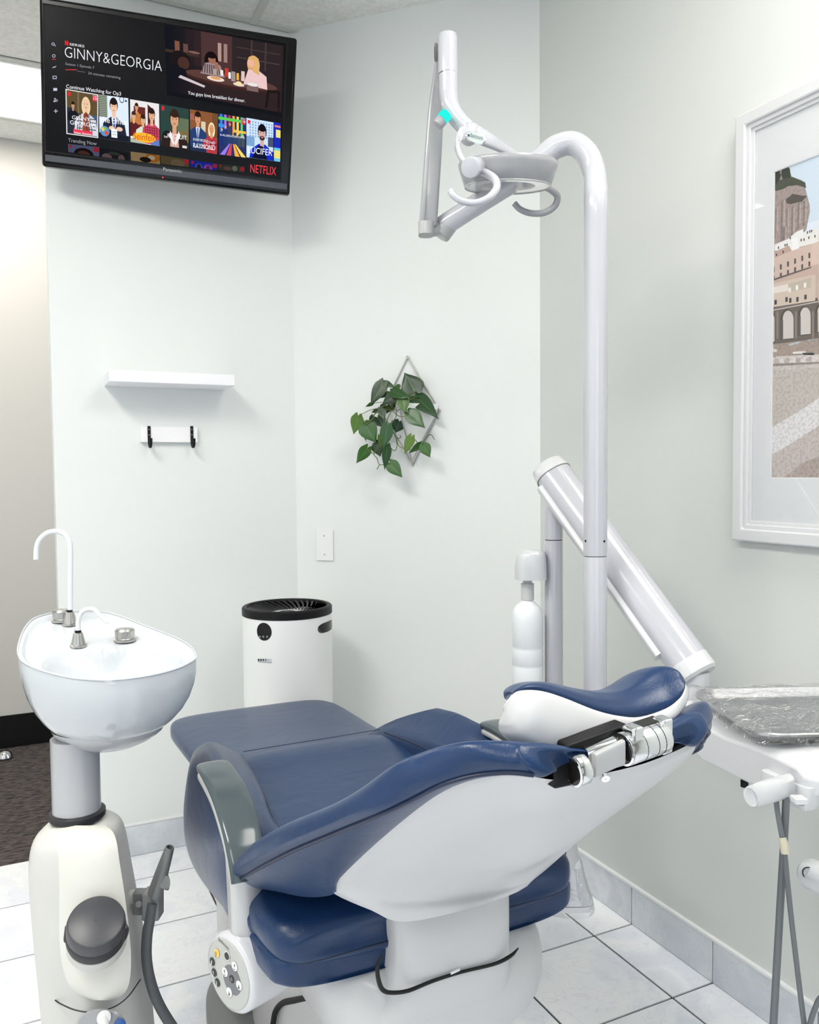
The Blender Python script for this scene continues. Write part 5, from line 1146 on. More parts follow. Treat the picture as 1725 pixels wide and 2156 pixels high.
for px in (1231, 1268):
    p_ = onpole(1138); sd = (PD(px, 1138, 1.74)-PD(1254, 1138, 1.74)).dot(rt)
    nrm = (-fw*math.sqrt(max(rp*rp-sd*sd, 1e-6))+rt*sd); nrm.z = 0
    M('screw_hole', lathe([(.0026, 0), (.0026, .0006)], p_+nrm*1.0, nrm, 12), BLACK, lt)
e1_ = PD(930, 478, 1.86); el = PD(897, 483, 1.84)
M('elbow', J(capcyl(PD(925, 496, 1.86), PD(950, 462, 1.86), .024, 28, .2), capcyl(PD(922, 482, 1.85), PD(898, 484, 1.84), .016, 20, .1)), MGREY, lt)
M('elbow_cap', sl([(PD(897, 496, 1.835), rt*.0165, fw*.018, 3), (PD(898, 470, 1.835), rt*.0185, fw*.019, 3)], 28), MGREY, lt)
M('swing_arm', sl([(PD(901, 478, 1.835), rt*.0200, fw*.012, 5), (PD(907, 400, 1.83), rt*.0195, fw*.014, 5), (PD(918, 240, 1.82), rt*.0175, fw*.013, 5), (PD(925, 150, 1.815), rt*.012, fw*.012, 5), (PD(927, 100, 1.81), rt*.008, fw*.010, 5)], 28, 4), LGREY, lt, smooth=50)
M('arm_groove', tube([PD(893, 470, 1.818), PD(905, 300, 1.812), PD(915, 180, 1.805)], .0012, 6, 3), SEAMG, lt)
M('arm_pivot_disc', sl([(PD(917, 110, 1.79), rt*.003, up*.021, 2.4), (PD(920, 110, 1.79), rt*.003, up*.021, 2.4)], 20), GREYP, lt)
M('upper_hub', lathe([(.001, .005), (.014, .004), (.0195, 0), (.0215, -.010), (.0215, -.088)], PD(943, 74, 1.765), (0, 0, 1), 36, caps=True), ENAMEL, lt)
M('hub_ring', lathe([(.0205, 0), (.0205, .002)], PD(943.5, 158.5, 1.765), (0, 0, 1), 32), SEAM, lt)
M('head_arm', tube([PD(944, 158, 1.765), PD(945, 195, 1.765), PD(950, 225, 1.76), PD(966, 252, 1.755), PD(984, 270, 1.75), PD(998, 285, 1.745)], [.0208, .0202, .0195, .0190, .0185, .0180], 28, 6), ENAMEL, lt, smooth=60)
gb = M('sensor_knob', capcyl(PD(921, 264, 1.735), PD(935, 247, 1.735), .0125, 24, .12), LGREY, lt)
M('indicator', capcyl(PD(930, 252, 1.733), PD(941, 240, 1.735), .0128, 24, .1), emit('teal_lamp', (40, 235, 222), 1.0), gb)
# lamp head
LC = PD(1070, 349, 1.745)
toc = (EYE-LC); toc.z = 0; toc.normalize()
aU = (V3(0, 0, 1)*cos(radians(9.5))+toc*sin(radians(9.5))+rt*0.03).normalized()
Rt = .1055
M('lamp_bowl', lathe([(Rt*.70, .004), (Rt*.97, .006), (Rt, .002), (Rt*.985, -.006), (Rt*.875, -.040), (Rt*.84, -.0425)], LC, aU, 64, caps=False), LGREY, lt, smooth=50)
M('lamp_top', lathe([(Rt*.99, .004), (Rt*.7, .012), (.001, .014)], LC, aU, 48, caps=False), LGREY, lt)
M('lens_ring', lathe([(Rt*.865, -.040), (Rt*.85, -.0425), (Rt*.55, -.0415), (Rt*.53, -.036)], LC, aU, 64, caps=False), mat('pale_lens', (216, 216, 214), 0.1, coat=1.0), lt)
M('lens_dish', lathe([(Rt*.54, -.038), (Rt*.45, -.022), (.001, -.016)], LC, aU, 48, caps=False), ALU, lt)
M('lens_lip', lathe([(Rt*.865, -.0405), (Rt*.875, -.0425), (Rt*.86, -.0445), (Rt*.85, -.0425)], LC, aU, 64, caps=False), MGREY, lt)
# yoke
yk = []
M('yoke_near', sl([(PD(992, 280, 1.735), rt*.006, (up*.014+rt*.006), 3), (PD(972, 283, 1.715), rt*.0055+fw*.003, up*.014, 3), (PD(963, 305, 1.695), rt*.0055, (up*.004+fw*.014), 3), (PD(970, 330, 1.68), rt*.0065, fw*.014+up*.004, 3), (PD(986, 350, 1.665), rt*.008, fw*.012, 3)], 24, 5), ENAMEL, lt, smooth=60)
M('yoke_far', sl([(PD(985, 275, 1.735), up*.016, fw*.010, 3), (PD(1010, 285, 1.74), up*.0185, fw*.010, 3), (PD(1040, 300, 1.76), up*.015, fw*.010, 3), (PD(1072, 319, 1.80), up*.010, fw*.010, 3), (PD(1105, 338, 1.83), up*.006, fw*.010, 3)], 24, 5), ENAMEL, lt, smooth=60)
M('yoke_hub', capcyl(PD(981, 297, 1.732), PD(1001, 268, 1.748), .0178, 28, .5), ENAMEL, lt, smooth=60)
bc_ = PD(1001.5, 291, 1.705)
bdg = M('oval_badge', sl([(bc_, rt*.0195-up*.005, up*.0120, 2), (bc_-fw*.004, rt*.0190-up*.005, up*.0115, 2)], 32), mat('pearl_badge', (205, 214, 212), 0.2, 0.3), lt)
M('badge_rim', tube([bc_-fw*.002+(rt*.0198-up*.005)*cos(2*pi*k/24)+up*.0122*sin(2*pi*k/24) for k in range(25)], .0012, 6, 1), CHROME, bdg)
text('lettering', 'Belmont', bc_-fw*.0065-rt*.0105+up*.0002, (rt-up*.26), up, 0.026, 0.0085, mat('teal_ink', (40, 84, 96), 0.4), bdg, 0.0002)
M('emblem', obox(bc_-fw*.0046-rt*.0145+up*.004, rt*.002, up*.0022, fw*.0004), mat('teal_ink_2', (20, 60, 80), 0.4), bdg, smooth=0)
kn = PD(990, 353, 1.64)
M('pivot_knob', capcyl(kn, PD(1006, 350, 1.70), .0195, 32, .14), ENAMEL, lt)
M('pivot_ring', capcyl(PD(1003, 351, 1.67), PD(1010, 352, 1.70), .0185, 32, .1), MGREY, lt)
M('handle', tube([PD(1012, 360, 1.68), PD(1028, 367, 1.665), PD(1043, 378, 1.65), PD(1046, 396, 1.64), PD(1030, 416, 1.63), PD(1003, 427, 1.63), PD(975, 424, 1.63), PD(955, 412, 1.63), PD(949, 402, 1.635)], [.0095, .0085, .0080, .0078, .0074, .0070, .0068, .0066, .0068], 20, 6), ENAMEL, lt, smooth=60)
M('handle', tube([PD(1140, 392, 1.80), PD(1160, 400, 1.81), PD(1174, 414, 1.82), PD(1168, 434, 1.83), PD(1146, 448, 1.83), PD(1118, 449, 1.83), PD(1096, 441, 1.83), PD(1083, 428, 1.83)], [.006, .007, .0075, .0075, .0072, .0070, .0068, .0066], 20, 6), LGREY, lt, smooth=60)

# ================================================================== DELIVERY UNIT
D2 = 2.0
pc2 = PD(1166, 1100, D2)
def on2(py):
    r = ray(1166, py); t_ = (pc2.x*r.x+pc2.y*r.y)/(r.x**2+r.y**2); return EYE.z+r.z*t_
du = empty('delivery_unit', (pc2.x, pc2.y, 0.45), 'white instrument delivery unit on a slanted balance arm beside the right wall', 'delivery unit')
rp2 = .0222; z2j = on2(1137)
M('post', capcyl(V3(pc2.x, pc2.y, .42), V3(pc2.x, pc2.y, z2j), rp2, 36, .03), ENAMEL, du)
M('post_ring', lathe([(rp2-.002, 0), (rp2-.002, .002)], V3(pc2.x, pc2.y, z2j), (0, 0, 1), 36), SEAM, du)
M('swivel', lathe([(rp2, z2j+.002), (rp2, on2(1080)), (rp2*.9, on2(1068)), (rp2*.6, on2(1060)), (.001, on2(1056))], V3(pc2.x, pc2.y, 0), (0, 0, 1), 36, caps=False), ENAMEL, du)
M('mounting_bracket', J(tube([V3(.80, pc2.y-.05, .47), V3(1.0, pc2.y-.02, .47), V3(pc2.x, pc2.y, .47)], .03, 16, 4), tube([V3(pc2.x, pc2.y, .60), V3(pc1.x+.02, pc1.y+.05, .60), V3(pc1.x, pc1.y, .60)], .024, 16, 4)), ENAMEL, du)
At = PD(1160, 992, 1.99); Ab = PD(1462, 1412, 1.70)
ad_ = (Ab-At).normalized(); side = ad_.cross(fw).normalized(); dep = side.cross(ad_).normalized()
if side.z < 0: side = -side
ra = .0435
M('balance_arm', sl([(At+ad_*.015, side*ra, dep*ra*.8, 2.3), (Ab-ad_*.02, side*ra, dep*ra*.8, 2.3)], 40), ENAMEL, du, smooth=60)
M('arm_rail', sl([(At+ad_*.03-side*.040, side*.013, dep*.018, 5), (Ab-ad_*.06-side*.040, side*.013, dep*.018, 5)], 24), PLASTIC, du, smooth=50)
M('arm_end_cap', sl([(At-ad_*.020, side*ra*.75, dep*ra*.6, 2.3), (At-ad_*.014, side*ra*.95, dep*ra*.76, 2.3), (At+ad_*.014, side*(ra+.0015), dep*(ra*.8+.0015), 2.3)], 40), PLASTIC, du, smooth=50)
M('cap_joint', sl([(At+ad_*.0135, side*(ra+.0018), dep*(ra*.8+.0018), 2.3), (At+ad_*.0155, side*(ra+.0018), dep*(ra*.8+.0018), 2.3)], 40), SEAMG, du)
M('lower_end_cap', sl([(Ab-ad_*.022, side*(ra+.001), dep*(ra*.8+.001), 2.3), (Ab+ad_*.010, side*(ra+.001), dep*(ra*.8+.001), 2.3), (Ab+ad_*.016, side*ra*.9, dep*ra*.7, 2.3)], 40), PLASTIC, du, smooth=40)
# head of the unit
kz = (1.3-.870)/(1.3-.86)
SC = 1.075
def HX(px, py, x): return PX(px, py, x)
hs = []
TL = [((1440, 1503), 1.115), ((1480, 1530), 1.110), ((1528, 1555), 1.100), ((1580, 1572), 1.088), ((1640, 1598), 1.080), ((1676, 1616), 1.074), ((1693, 1636), 1.072)]
BL = [((1430, 1560), 1.115), ((1464, 1596), 1.110), ((1492, 1612), 1.100), ((1550, 1640), 1.088), ((1620, 1660), 1.080), ((1668, 1672), 1.074), ((1693, 1676), 1.072)]
for (a, xa), (b, xb) in zip(TL, BL):
    T_ = PX(*a, xa); B_ = PX(*b, xb); yy = (T_.y+B_.y)/2
    hs.append([V3(1.46, T_.y, B_.z), V3(B_.x+.04, T_.y, B_.z-.004), V3(B_.x, T_.y, B_.z+.001), V3(T_.x, T_.y, T_.z), V3(T_.x+.014, T_.y, T_.z+.008), V3(T_.x+.06, T_.y, T_.z+.013), V3(1.46, T_.y, T_.z+.013)])
f0 = [V3(p.x, p.y+.05, p.z) for p in hs[0]]
l1 = hs[-1]; cz = (l1[2].z+l1[3].z)/2
e_ = [[V3(p.x+(1.46-p.x)*.012, p.y-.010, cz+(p.z-cz)*.97) for p in l1], [V3(p.x+(1.46-p.x)*.03, p.y-.020, cz+(p.z-cz)*.85) for p in l1]]
for rw in (f0, hs[0], hs[1]):
    for k_ in (0, 5, 6): rw[k_].y -= .11 if k_ != 5 else .02
rows = [f0]+hs+e_
g_ = gridgeo(rows, True, True)
M('tray_table', g_, PLASTIC, du, smooth=35, bevel=.004, seg=3)
ynear = l1[0].y-.02; ztab = max(p.z for p in hs[3])
for k in range(3): M('table_groove', tube([V3(1.22+.03*k, ynear+.02, hs[-2][5].z+.0005), V3(1.24+.03*k, ynear+.10, hs[-3][5].z+.001)], .0012, 6, 1), SEAMG, du)
M('arm_joint', capcyl(V3(Ab.x, Ab.y, .83), V3(Ab.x, Ab.y, Ab.z), .03, 28, .1), PLASTIC, du)
# handle block
hb0 = PX(1655, 1655, 1.060)
M('handle_block', sl([(PX(1655, 1640, 1.072)+V3(.012, 0, 0), V3(.018, 0, 0), V3(0, .046, 0), 6), (PX(1655, 1660, 1.072)+V3(.012, 0, 0), V3(.020, 0, 0), V3(0, .047, 0), 6), (PX(1655, 1688, 1.072)+V3(.012, 0, 0), V3(.017, 0, 0), V3(0, .040, 0), 6)], 28), PLASTIC, du, smooth=40)
Hn = PD(1583, 1677, 1.18); Hf = PD(1665, 1652, 1.27)
M('handle', sl([(Hn+(Hf-Hn)*(-.02), up*.0125-rt*.004, rt*.009+fw*.004, 2), (Hn, up*.0150-rt*.005, rt*.010+fw*.004, 2), (Hn+(Hf-Hn)*.35, up*.0165-rt*.004, fw*.014, 2.2), (Hf, up*.0165, fw*.016, 2.4)], 32, 2), PLASTIC, du, smooth=50)
M('clip', obox(PD(1683, 1684, 1.20), rt*.009, up*.0045, fw*.010), PLASTIC, du, bevel=.0015)
M('grey_stud', capcyl(PD(1685, 1682, 1.22), PD(1685, 1694, 1.22), .007, 18, .2), GREYP, du)
M('rubber_foot', capcyl(PD(1568, 1642, 1.40), PD(1568, 1657, 1.40), .0065, 18, .15), BLACK, du)
# instrument arm entering from the right
ia = PD(1701, 1838, 1.12); ib = PD(1800, 1878, 1.02)
aa = M('instrument_arm', capcyl(ia-(ib-ia).normalized()*.004, ib, .0205, 32, .75), PLASTIC, du, smooth=60)
M('button', lathe([(.0065, 0), (.006, .003), (.001, .0045)], PD(1703, 1838, 1.090), -fw*.9-rt*.4, 20, caps=False), LGREY, aa)
M('button_ring', lathe([(.0082, 0), (.0082, .0012), (.0066, .0012), (.0066, 0)], PD(1703, 1838, 1.091), -fw*.9-rt*.4, 20, caps=False), SEAM, aa)
M('arm_stem', tube([ib, ib+V3(.06, 0, .02), V3(1.20, ynear+.05, .70), V3(1.22, ynear+.08, .80)], .014, 14, 4), PLASTIC, aa)
# water bottle
bz0 = PD(1111, 1262, D2); bx = V3(bz0.x, bz0.y, 0)
def zb(py): return PD(1111, py, D2).z
rb = 32.5/F*D2
M('bottle_holder', sl([(V3(bx.x, bx.y, zb(1220))+rt*.008, rt*.038, fw*.036, 3), (V3(bx.x, bx.y, zb(1190))+rt*.008, rt*.037, fw*.036, 3), (V3(bx.x, bx.y, zb(1168))+rt*.010, rt*.033, fw*.034, 3), (V3(bx.x, bx.y, zb(1158))+rt*.014, rt*.024, fw*.026, 3)], 32, 3), PLASTIC, du, smooth=50)
M('bottle_neck_fitting', lathe([(.011, zb(1218)), (.011, zb(1228)), (.0155, zb(1228)), (.0158, zb(1262)), (.011, zb(1262))], bx, (0, 0, 1), 28), SHELL, du)
wb = M('water_bottle', lathe([(.001, zb(1500)), (rb-.004, zb(1500)), (rb, zb(1496)), (rb, zb(1403)), (rb-.0012, zb(1400.5)), (rb, zb(1398)), (rb, zb(1366)), (rb-.0012, zb(1362.5)), (rb, zb(1360)), (rb, zb(1303)), (rb*.96, zb(1288)), (rb*.78, zb(1276)), (rb*.5, zb(1269)), (rb*.36, zb(1264)), (rb*.34, zb(1252))], bx, (0, 0, 1), 48, caps=False),
       mat('milky_bottle', (240, 243, 246), 0.35, coat=0.2), smooth=50)
tag(wb, 'milky white water bottle hanging from the post left of the light pole', 'bottle')

# ================================================================== STEEL TRAY + FILM
zr_ = .875
TC = [P(1452, 1452, z=zr_), P(1593, 1548, z=zr_)]
tA, tB = TC; tC_ = P(1725, 1532, z=zr_)
dX = (tC_-tB).normalized(); dY = (tA-tB); LY = dY.length; dY.normalize(); dX = (dX-dY*dX.dot(dY)).normalized()
LX = .36; tO = tB
def trp(u, v, z): return tO+dX*u+dY*v+V3(0, 0, z-zr_)
def rrect(u0, u1, v0, v1, r, z, n=8):
    o = []
    for (cu_, cv_, a0) in ((u1-r, v1-r, 0), (u0+r, v1-r, pi/2), (u0+r, v0+r, pi), (u1-r, v0+r, 3*pi/2)):
        for k in range(n+1): a = a0+pi/2*k/n; o.append(trp(cu_+r*cos(a), cv_+r*sin(a), z))
    return o
rr_ = .05
rows = [rrect(-.004, LX+.004, -.004, LY+.004, rr_+.002, zr_-.0035), rrect(-.004, LX+.004, -.004, LY+.004, rr_+.002, zr_), rrect(-.001, LX+.001, -.001, LY+.001, rr_, zr_+.002), rrect(.003, LX-.003, .003, LY-.003, rr_-.004, zr_), rrect(.012, LX-.012, .012, LY-.012, rr_-.01, zr_-.013), rrect(.018, LX-.018, .018, LY-.018, rr_-.015, zr_-.016), rrect(.06, LX-.06, .06, LY-.06, .02, zr_-.0165)]
under = [rrect(.06, LX-.06, .06, LY-.06, .02, zr_-.0185), rrect(.016, LX-.016, .016, LY-.016, rr_-.012, zr_-.018), rrect(0, LX, 0, LY, rr_, zr_-.002)]
tr = M('steel_tray', gridgeo(under[::-1]+under[:0]+[], True, False) if False else J(gridgeo(rows, True, False), (lambda g: g)(gridgeo([rows[-1], under[0]], True, False)), ([tuple(p) for p in rows[-1]], [tuple(range(len(rows[-1])))]), gridgeo([under[0], under[1], under[2], rows[0]], True, False)), STEEL, smooth=50)
tag(tr, 'shallow rounded stainless steel instrument tray on the white tray table', 'tray')
# feet pad so the tray rests on the table
M('tray_mat', sl([(trp(LX/2, LY/2, zr_-.022), dX*(LX/2-.02), dY*(LY/2-.02), 6), (trp(LX/2, LY/2, zr_-.0185), dX*(LX/2-.02), dY*(LY/2-.02), 6)], 40), RUBBER, tr)
# film sleeve
rows = []; NU, NV = 46, 40
def fz(u, v):
    n1 = noise.noise(Vector((u*22, v*9, 1.3))); n2 = noise.noise(Vector((u*70+3*n1, v*30, 5.1))); n3 = noise.noise(Vector((u*8, v*26, 9)))
    e = min(u+.03, LX+.03-u, v+.03, LY+.03-v)
    rim = max(0, 1-abs(e-.035)/.03)
    return .0045+.006*n1+.0045*n2+.005*n3+rim*.003
for j in range(NV+1):
    v = -.012+(LY+.045)*j/NV; row = []
    for i in range(NU+1):
        u = -.012+(LX+.03)*i/NU
        z = zr_+fz(u, v)
        dn = max(0, -u, -v)
        z -= dn*1.4
        if v > LY: z -= (v-LY)*0.2
        row.append(trp(u, v, max(z, zr_-.018)))
    rows.append(row)
fs = M('plastic_sleeve', gridgeo(rows), FILM, smooth=180)
tag(fs, 'crinkled clear plastic film sleeve pulled over the steel tray', 'plastic sleeve')

# ================================================================== TUBES under the unit
def cord(name, pts, r, m, label, cat='tube', n=8):
    o = M(name, tube(pts, r, 12, n), m, smooth=60); return tag(o, label, cat)
big = [PD(1656, 1680, 1.24), PD(1652, 1760, 1.24), PD(1646, 1860, 1.235), PD(1638, 2000, 1.23), PD(1629, 2156, 1.225), PD(1618, 2320, 1.22)]
lastp = big[-1]; big += [V3(lastp.x-.01, lastp.y+.01, .10), V3(lastp.x-.05, lastp.y+.06, .012), V3(lastp.x-.18, lastp.y+.20, .0065), V3(.84, lastp.y+.42, .0065)]
cord('supply_hose', big, .0055, TUBEM, 'thicker grey supply hose hanging straight down from the tray table')
sm = [PD(1634, 1672, 1.24), PD(1637, 1705, 1.238), PD(1644, 1745, 1.232), PD(1652, 1790, 1.225), PD(1660, 1870, 1.22), PD(1671, 1970, 1.215), PD(1694, 2156, 1.21), PD(1722, 2330, 1.21)]
lastp = sm[-1]; sm += [V3(lastp.x+.02, lastp.y+.01, .08), V3(lastp.x+.05, lastp.y+.05, .008), V3(lastp.x+.10, lastp.y+.20, .0042), V3(lastp.x, lastp.y+.35, .0042)]
cord('thin_hose', sm, .0038, TUBEM, 'thinner grey hose crossing in front of the thicker one below the tray table')
tpz = M('tape_band', tube([PD(1648, 1764, 1.2265), PD(1651, 1778, 1.224), PD(1654, 1797, 1.222)], [.0052, .0062, .0060], 12, 3), TAPE)
tag(tpz, 'beige tape band tying the two grey hoses together', 'tape')
t3 = [PD(1745, 2060, 1.2), PD(1722, 2110, 1.2), PD(1706, 2156, 1.2), PD(1690, 2230, 1.2), PD(1680, 2400, 1.2)]; lp_ = t3[-1]; t3 += [V3(lp_.x, lp_.y, .05), V3(lp_.x+.03, lp_.y+.03, .006), V3(lp_.x+.12, lp_.y+.06, .0042)]
t3 = [V3(1.15, ynear+.03, hs[-1][2].z+.004), V3(1.17, ynear-.01, .70)]+[p for p in t3]
cord('side_hose', t3, .0038, TUBEM, 'short stretch of grey hose in the bottom right corner')

# ================================================================== CUSPIDOR
SL = .20
def CP(px, py, off=0.0):   # tilted rim plane z = .94 + (y-1.5)*SL
    return P(px, py, n=(0, -SL, 1), c=.94-1.5*SL+off)
OUT = [(37, 1372), (42, 1345), (52, 1322), (70, 1303), (98, 1293), (130, 1289), (175, 1287), (215, 1288), (250, 1296), (300, 1315), (345, 1332), (380, 1347), (403, 1362), (413, 1380), (408, 1390), (380, 1405), (340, 1417), (300, 1425), (260, 1430), (230, 1432), (190, 1431), (150, 1427), (110, 1418), (75, 1407), (48, 1393)]
ol = crc([CP(*p) for p in OUT], 4)
cu = empty('cuspidor', PD(180, 2156, 1.62), 'white dental spittoon basin on a grey column and tapered white cabinet, left of the chair', 'spittoon')
cen = CP(215, 1368); NO = len(ol)
bowlc = CP(243, 1386)
cu.location = V3(bowlc.x-.02, bowlc.y+.08, 0)
ub = (CP(400, 1380)-CP(80, 1392)).normalized()
def depthf(p):
    d = p-bowlc; v = V3(-ub.y, ub.x, 0)
    a_ = d.dot(ub)/.125; b_ = d.dot(v)/.074
    if b_ > 0: b_ *= 1.0
    sc_ = max(0, 1-math.hypot((d.dot(ub)+.02)/.03, (d.dot(v)-.075)/.03))*.35
    r_ = math.sqrt(a_*a_+b_*b_)+sc_
    return .055*(1-min(r_, 1)**2.6)**0.8 if r_ < 1 else 0
rows = []
for k in range(0, 34):
    f_ = 1-k/33
    row = []
    for p in ol:
        q_ = cen+(p-cen)*max(f_, .001)
        lip = .006*math.exp(-((1-f_)/.045)**2)
        if f_ > .995: lip = .002
        z = q_.z-.004+lip-depthf(q_)
        if f_ < .93: z -= .003
        row.append(V3(q_.x, q_.y, z))
    rows.append(row)
basin_in = rows
outer = []
axc = V3(.125, 1.585, 0)
cpt = V3(bowlc.x-.02, bowlc.y+.06, 0)
for (f_, dz) in ((.998, -.006), (1.0, -.014), (.995, -.028), (.97, -.048), (.92, -.072), (.84, -.096), (.74, -.116), (.66, -.128), (.63, -.131)):
    outer.append([V3(cpt.x+(p.x-cpt.x)*f_, cpt.y+(p.y-cpt.y)*f_, .955+(p.z-.955)*max(0, 1+dz*6)+dz-.003) for p in ol])
M('basin', gridgeo(outer[::-1]+basin_in, True, False), PORC, cu, smooth=60)
lw = []
for (f_, dz) in ((.645, -.126), (.62, -.134), (.57, -.142), (.48, -.153), (.36, -.163), (.22, -.168), (.02, -.170)):
    lw.append([V3(cpt.x+(p.x-cpt.x)*f_, cpt.y+(p.y-cpt.y)*f_, .948+dz) for p in ol])
M('basin_underside', gridgeo(lw, True, False), COLM, cu, smooth=60)
M('rim_lip', tube(ol+[ol[0]], .0016, 6, 1), PORC, cu)
def onrim(px, py): p = CP(px, py); return V3(p.x, p.y, p.z-.007)
def button(px, py, nm='push_button'):
    c_ = onrim(px, py)
    M(nm, lathe([(.0215, -.001), (.0215, .003), (.018, .004), (.017, .006), (.0185, .007), (.019, .020), (.016, .0235), (.001, .0245)], c_, (0, 0, 1), 32, caps=False), BRUSH, cu)
button(263, 1341); button(131, 1300)
def cone(px, py, s_=1):
    c_ = onrim(px, py)
    M('spout_base', lathe([(.0155*s_, -.001), (.0155*s_, .003), (.0135*s_, .004), (.0085*s_, .026*s_), (.0065*s_, .027*s_), (.001, .027*s_)], c_, (0, 0, 1), 28, caps=False), BRUSH, cu)
    M('spout_gasket', lathe([(.0062*s_, .027*s_), (.0062*s_, .030*s_)], c_, (0, 0, 1), 20), BLACK, cu)
    return c_
c1_ = cone(165, 1353, 1.0)
dd_ = (c1_-EYE).dot(fw)
WH = mat('white_spout', (220, 223, 228), 0.3)
M('rinse_spout', tube([PD(165, 1327, dd_), PD(165, 1308, dd_), PD(171, 1291, dd_), PD(184, 1283, dd_), PD(199, 1284, dd_), PD(212, 1297, dd_-.01), PD(221, 1308, dd_-.012), PD(226, 1312, dd_-.012)], [.0047, .0047, .0047, .0045, .0042, .0035, .0030, .0032], 16, 6), WH, cu)
c2_ = cone(147, 1308, 1.0)
d2_ = (c2_-EYE).dot(fw)
M('cup_filler', tube([PD(148, 1284, d2_), PD(148, 1230, d2_), PD(148.5, 1165, d2_), PD(146, 1140, d2_), PD(135, 1124, d2_), PD(118, 1118.5, d2_), PD(98, 1123, d2_), PD(83, 1137, d2_), PD(77, 1155, d2_), PD(76, 1178, d2_)], .0052, 18, 6), WH, cu)
# column
kd = 1.56
cc_ = PD(160, 1640, kd); zt0 = .93-.135
M('column', lathe([(.0435, .66), (.0435, zt0+.012)], V3(cc_.x, cc_.y, 0), (0, 0, 1), 44), COLM, cu)
zc_ = PD(162, 1716, kd).z
M('rubber_collar', lathe([(.046, zc_-.006), (.0505, zc_-.003), (.0505, zc_+.007), (.046, zc_+.010)], V3(cc_.x+.001, cc_.y, 0), (0, 0, 1), 44), RUBBER, cu)
# cabinet body: sections built around the column axis
rh = V3(cos(YAW), -sin(YAW), 0); fh = V3(sin(YAW), cos(YAW), 0)
def bsec(py, xl, xr, kdep, e, yoff=0):
    a_, b_ = PD(xl, py, kd), PD(xr, py, kd); c_ = (a_+b_)/2; hw_ = (b_-a_).length/2
    return ((c_.x+fh.x*yoff, c_.y+fh.y*yoff, c_.z), rh*hw_, fh*kdep, e)
secs = [bsec(1727, 108, 222, .060, 2.4), bsec(1735, 98, 234, .070, 2.6), bsec(1750, 86, 246, .080, 2.8), bsec(1785, 79, 252, .088, 3, .004), bsec(1850, 80, 262, .092, 3, .006), bsec(1950, 87, 278, .096, 3, .010), bsec(2060, 96, 294, .098, 3, .014), bsec(2156, 104, 302, .10, 3, .016), bsec(2300, 112, 312, .10, 3, .02), bsec(2460, 116, 316, .10, 3, .02)]
zl = secs[-1][0][2]
secs.append(((secs[-1][0][0], secs[-1][0][1], 0.0), rh*.092, fh*.10, 3))
M('cabinet', sl(secs, 56, 3), BODYM, cu, smooth=60)
def front(px, py, out=.0):   # point on the cabinet's front
    return PD(px, py, kd-.094+out)
fp = [(100, 1752), (165, 1742), (236, 1748)]
rows = []
for (py, xl, xr, o1) in ((1738, 118, 222, .058), (1752, 104, 238, .034), (1775, 99, 246, .018), (1810, 102, 251, .010), (1880, 106, 262, .006), (1960, 114, 272, .002), (2020, 124, 276, .0), (2070, 142, 272, -.001), (2095, 168, 258, -.001), (2106, 195, 232, -.001)):
    row = []
    for k in range(9):
        t_ = k/8; x = xl+(xr-xl)*t_; bul = (2*t_-1)**2
        row.append(PD(x, py, kd-.103+o1+bul*.020))
    rows.append(row)
M('front_panel', patch(rows, 3, 2), mat('warm_white_panel', (222, 221, 214), 0.4, coat=.2), cu, smooth=80)
M('cabinet_joint', tube([PD(108, 2098, kd-.070), PD(125, 2112, kd-.09), PD(160, 2127, kd-.103), PD(200, 2131, kd-.106), (PD(240, 2120, kd-.100)), PD(270, 2098, kd-.088), PD(296, 2062, kd-.055)], .0012, 6, 5), SEAM, cu)
# knob
kc = PD(203, 1966, kd-.126)
th_ = V3(-kc.x, -kc.y, 0).normalized(); kk = (th_*.52+V3(0, 0, .86)).normalized()
kb = M('dial_knob', lathe([(.048, -.006), (.0490, .004), (.0482, .032), (.0462, .0385), (.0435, .040), (.001, .0402)], kc, kk, 48, caps=False), KNOB, cu, smooth=35)
for s_ in (-1, 1): M('grip_lug', sl([(kc+rh*s_*.0455-kk*.002, rh*.010, kk.cross(rh)*.016, 2.4), (kc+rh*s_*.0455+kk*.022, rh*.0085, kk.cross(rh)*.006, 2.4)], 16), RUBBER, kb)
M('knob_skirt', lathe([(.0485, -.010), (.0500, -.004), (.0498, .012), (.0485, .014)], kc, kk, 48, caps=False), RUBBER, kb, smooth=40)
M('knob_seat', lathe([(.048, -.034), (.050, -.028), (.050, -.010), (.044, -.008)], kc, kk, 48, caps=False), BODYM, kb, smooth=40)
# oval plate with fittings at the foot
oc = front(215, 2168, -.012)
ovl = M('connector_plate', sl([(oc, rh*.044, V3(0, 0, .038), 2.3), (oc-fh*.003, rh*.042, V3(0, 0, .036), 2.3)], 36), LGREY, cu)
M('tap', J(capcyl(front(219, 2143, -.016), front(219, 2143, -.030), .012, 24, .2), capcyl(front(219, 2146, -.026), front(219, 2172, -.044), .0085, 20, .15)), CERAM, ovl)
M('blue_cap', capcyl(front(252, 2158, -.014), front(252, 2158, -.026), .010, 24, .2), mat('blue_plastic', (30, 86, 160), .4), ovl)
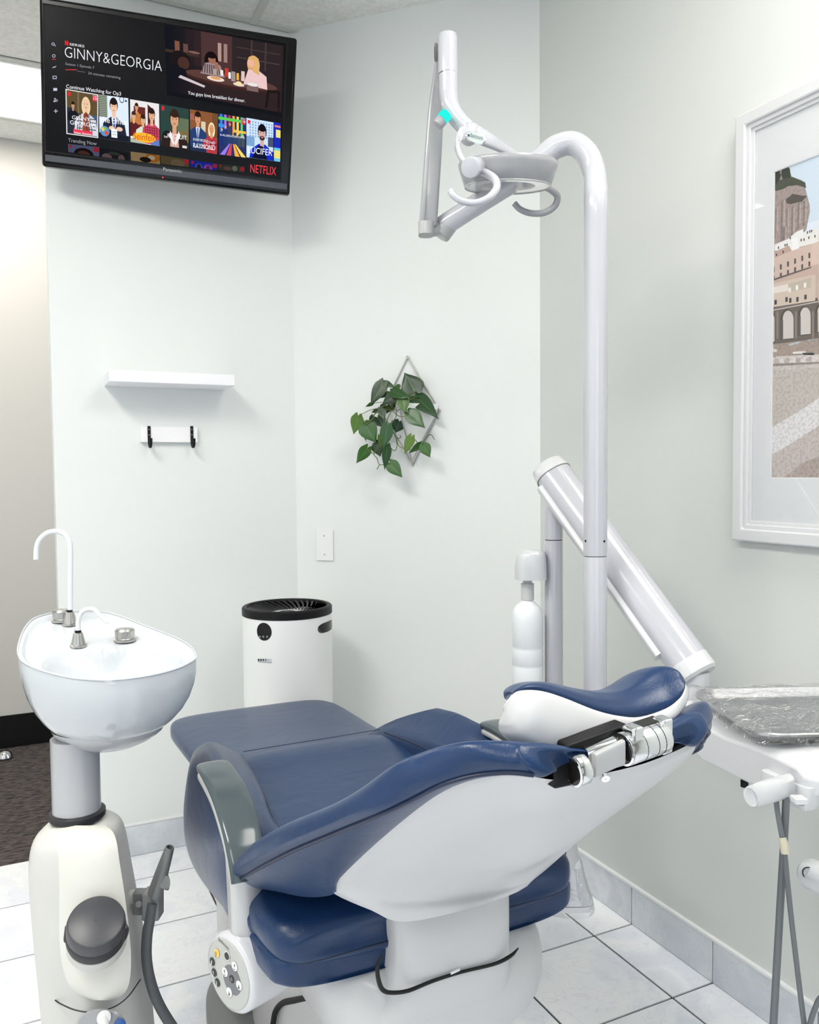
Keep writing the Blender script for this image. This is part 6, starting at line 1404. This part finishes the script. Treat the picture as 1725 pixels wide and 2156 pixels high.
# holder for the suction handpiece
hc = PD(316, 1885, 1.56)
hl = M('suction_holder', J(obox(PD(296, 1898, 1.57), rt*.012, up*.022, fw*.012), obox(PD(322, 1902, 1.56), rt*.0165, up*.026, fw*.018)), GREYP, cu, bevel=.004)
M('holder_pin', capcyl(PD(292, 1904, 1.555), PD(292, 1904, 1.540), .006, 18, .2), GREYP, hl)
M('holder_arm', sl([(PD(262, 1885, 1.58), up*.012, fw*.012, 3), (PD(290, 1890, 1.575), up*.012, fw*.012, 3)], 20), BODYM, hl)
sx_ = empty('suction_handpiece', PD(322, 1905, 1.545), 'grey suction handpiece standing in the holder on the spittoon cabinet', 'suction handpiece')
M('nozzle', lathe([(.0135, 0), (.014, .010), (.0125, .045), (.0105, .075), (.0085, .102), (.0075, .104), (.006, .104), (.0055, .09)], PD(326, 1884, 1.545), PD(352, 1802, 1.53)-PD(326, 1884, 1.545), 28, caps=False), mat('grey_handpiece', (120, 122, 122), .35, .3), sx_, smooth=45)
M('bore', lathe([(.0058, 0), (.001, .0004)], PD(352, 1803.5, 1.531), PD(352, 1802, 1.53)-PD(326, 1884, 1.545), 18, caps=False), BLACK, sx_)
M('thumb_valve', sl([(PD(345, 1845, 1.535), rt*.007+fw*.003, up*.010, 2.2), (PD(347, 1858, 1.528), rt*.010, up*.012, 3), (PD(352, 1868, 1.528), rt*.004, up*.006, 3)], 20), GREYP, sx_)
M('hose', tube([PD(322, 1900, 1.545), PD(317, 1930, 1.545), PD(310, 1970, 1.545), PD(309, 2020, 1.55), PD(318, 2070, 1.555), (PD(335, 2115, 1.56)), PD(362, 2160, 1.57), PD(398, 2210, 1.60), V3(.34, 1.62, .12), V3(.33, 1.66, .02), V3(.22, 1.75, .013)], .0098, 18, 8), HOSEM, sx_)

# ================================================================== DOOR STOP
dsp = P(10, 1597, z=0.0)
ds = M('door_stop', J(lathe([(.034, 0), (.034, .006), (.030, .022), (.018, .034), (.001, .037)], dsp, (0, 0, 1), 28, caps=False)), CHROME)
tag(ds, 'small domed metal door stop on the dark hallway carpet', 'door stop')
M('rubber_ring', lathe([(.0355, 0), (.0355, .006), (.034, .008)], dsp, (0, 0, 1), 28), RUBBER, ds)

finish_texts()
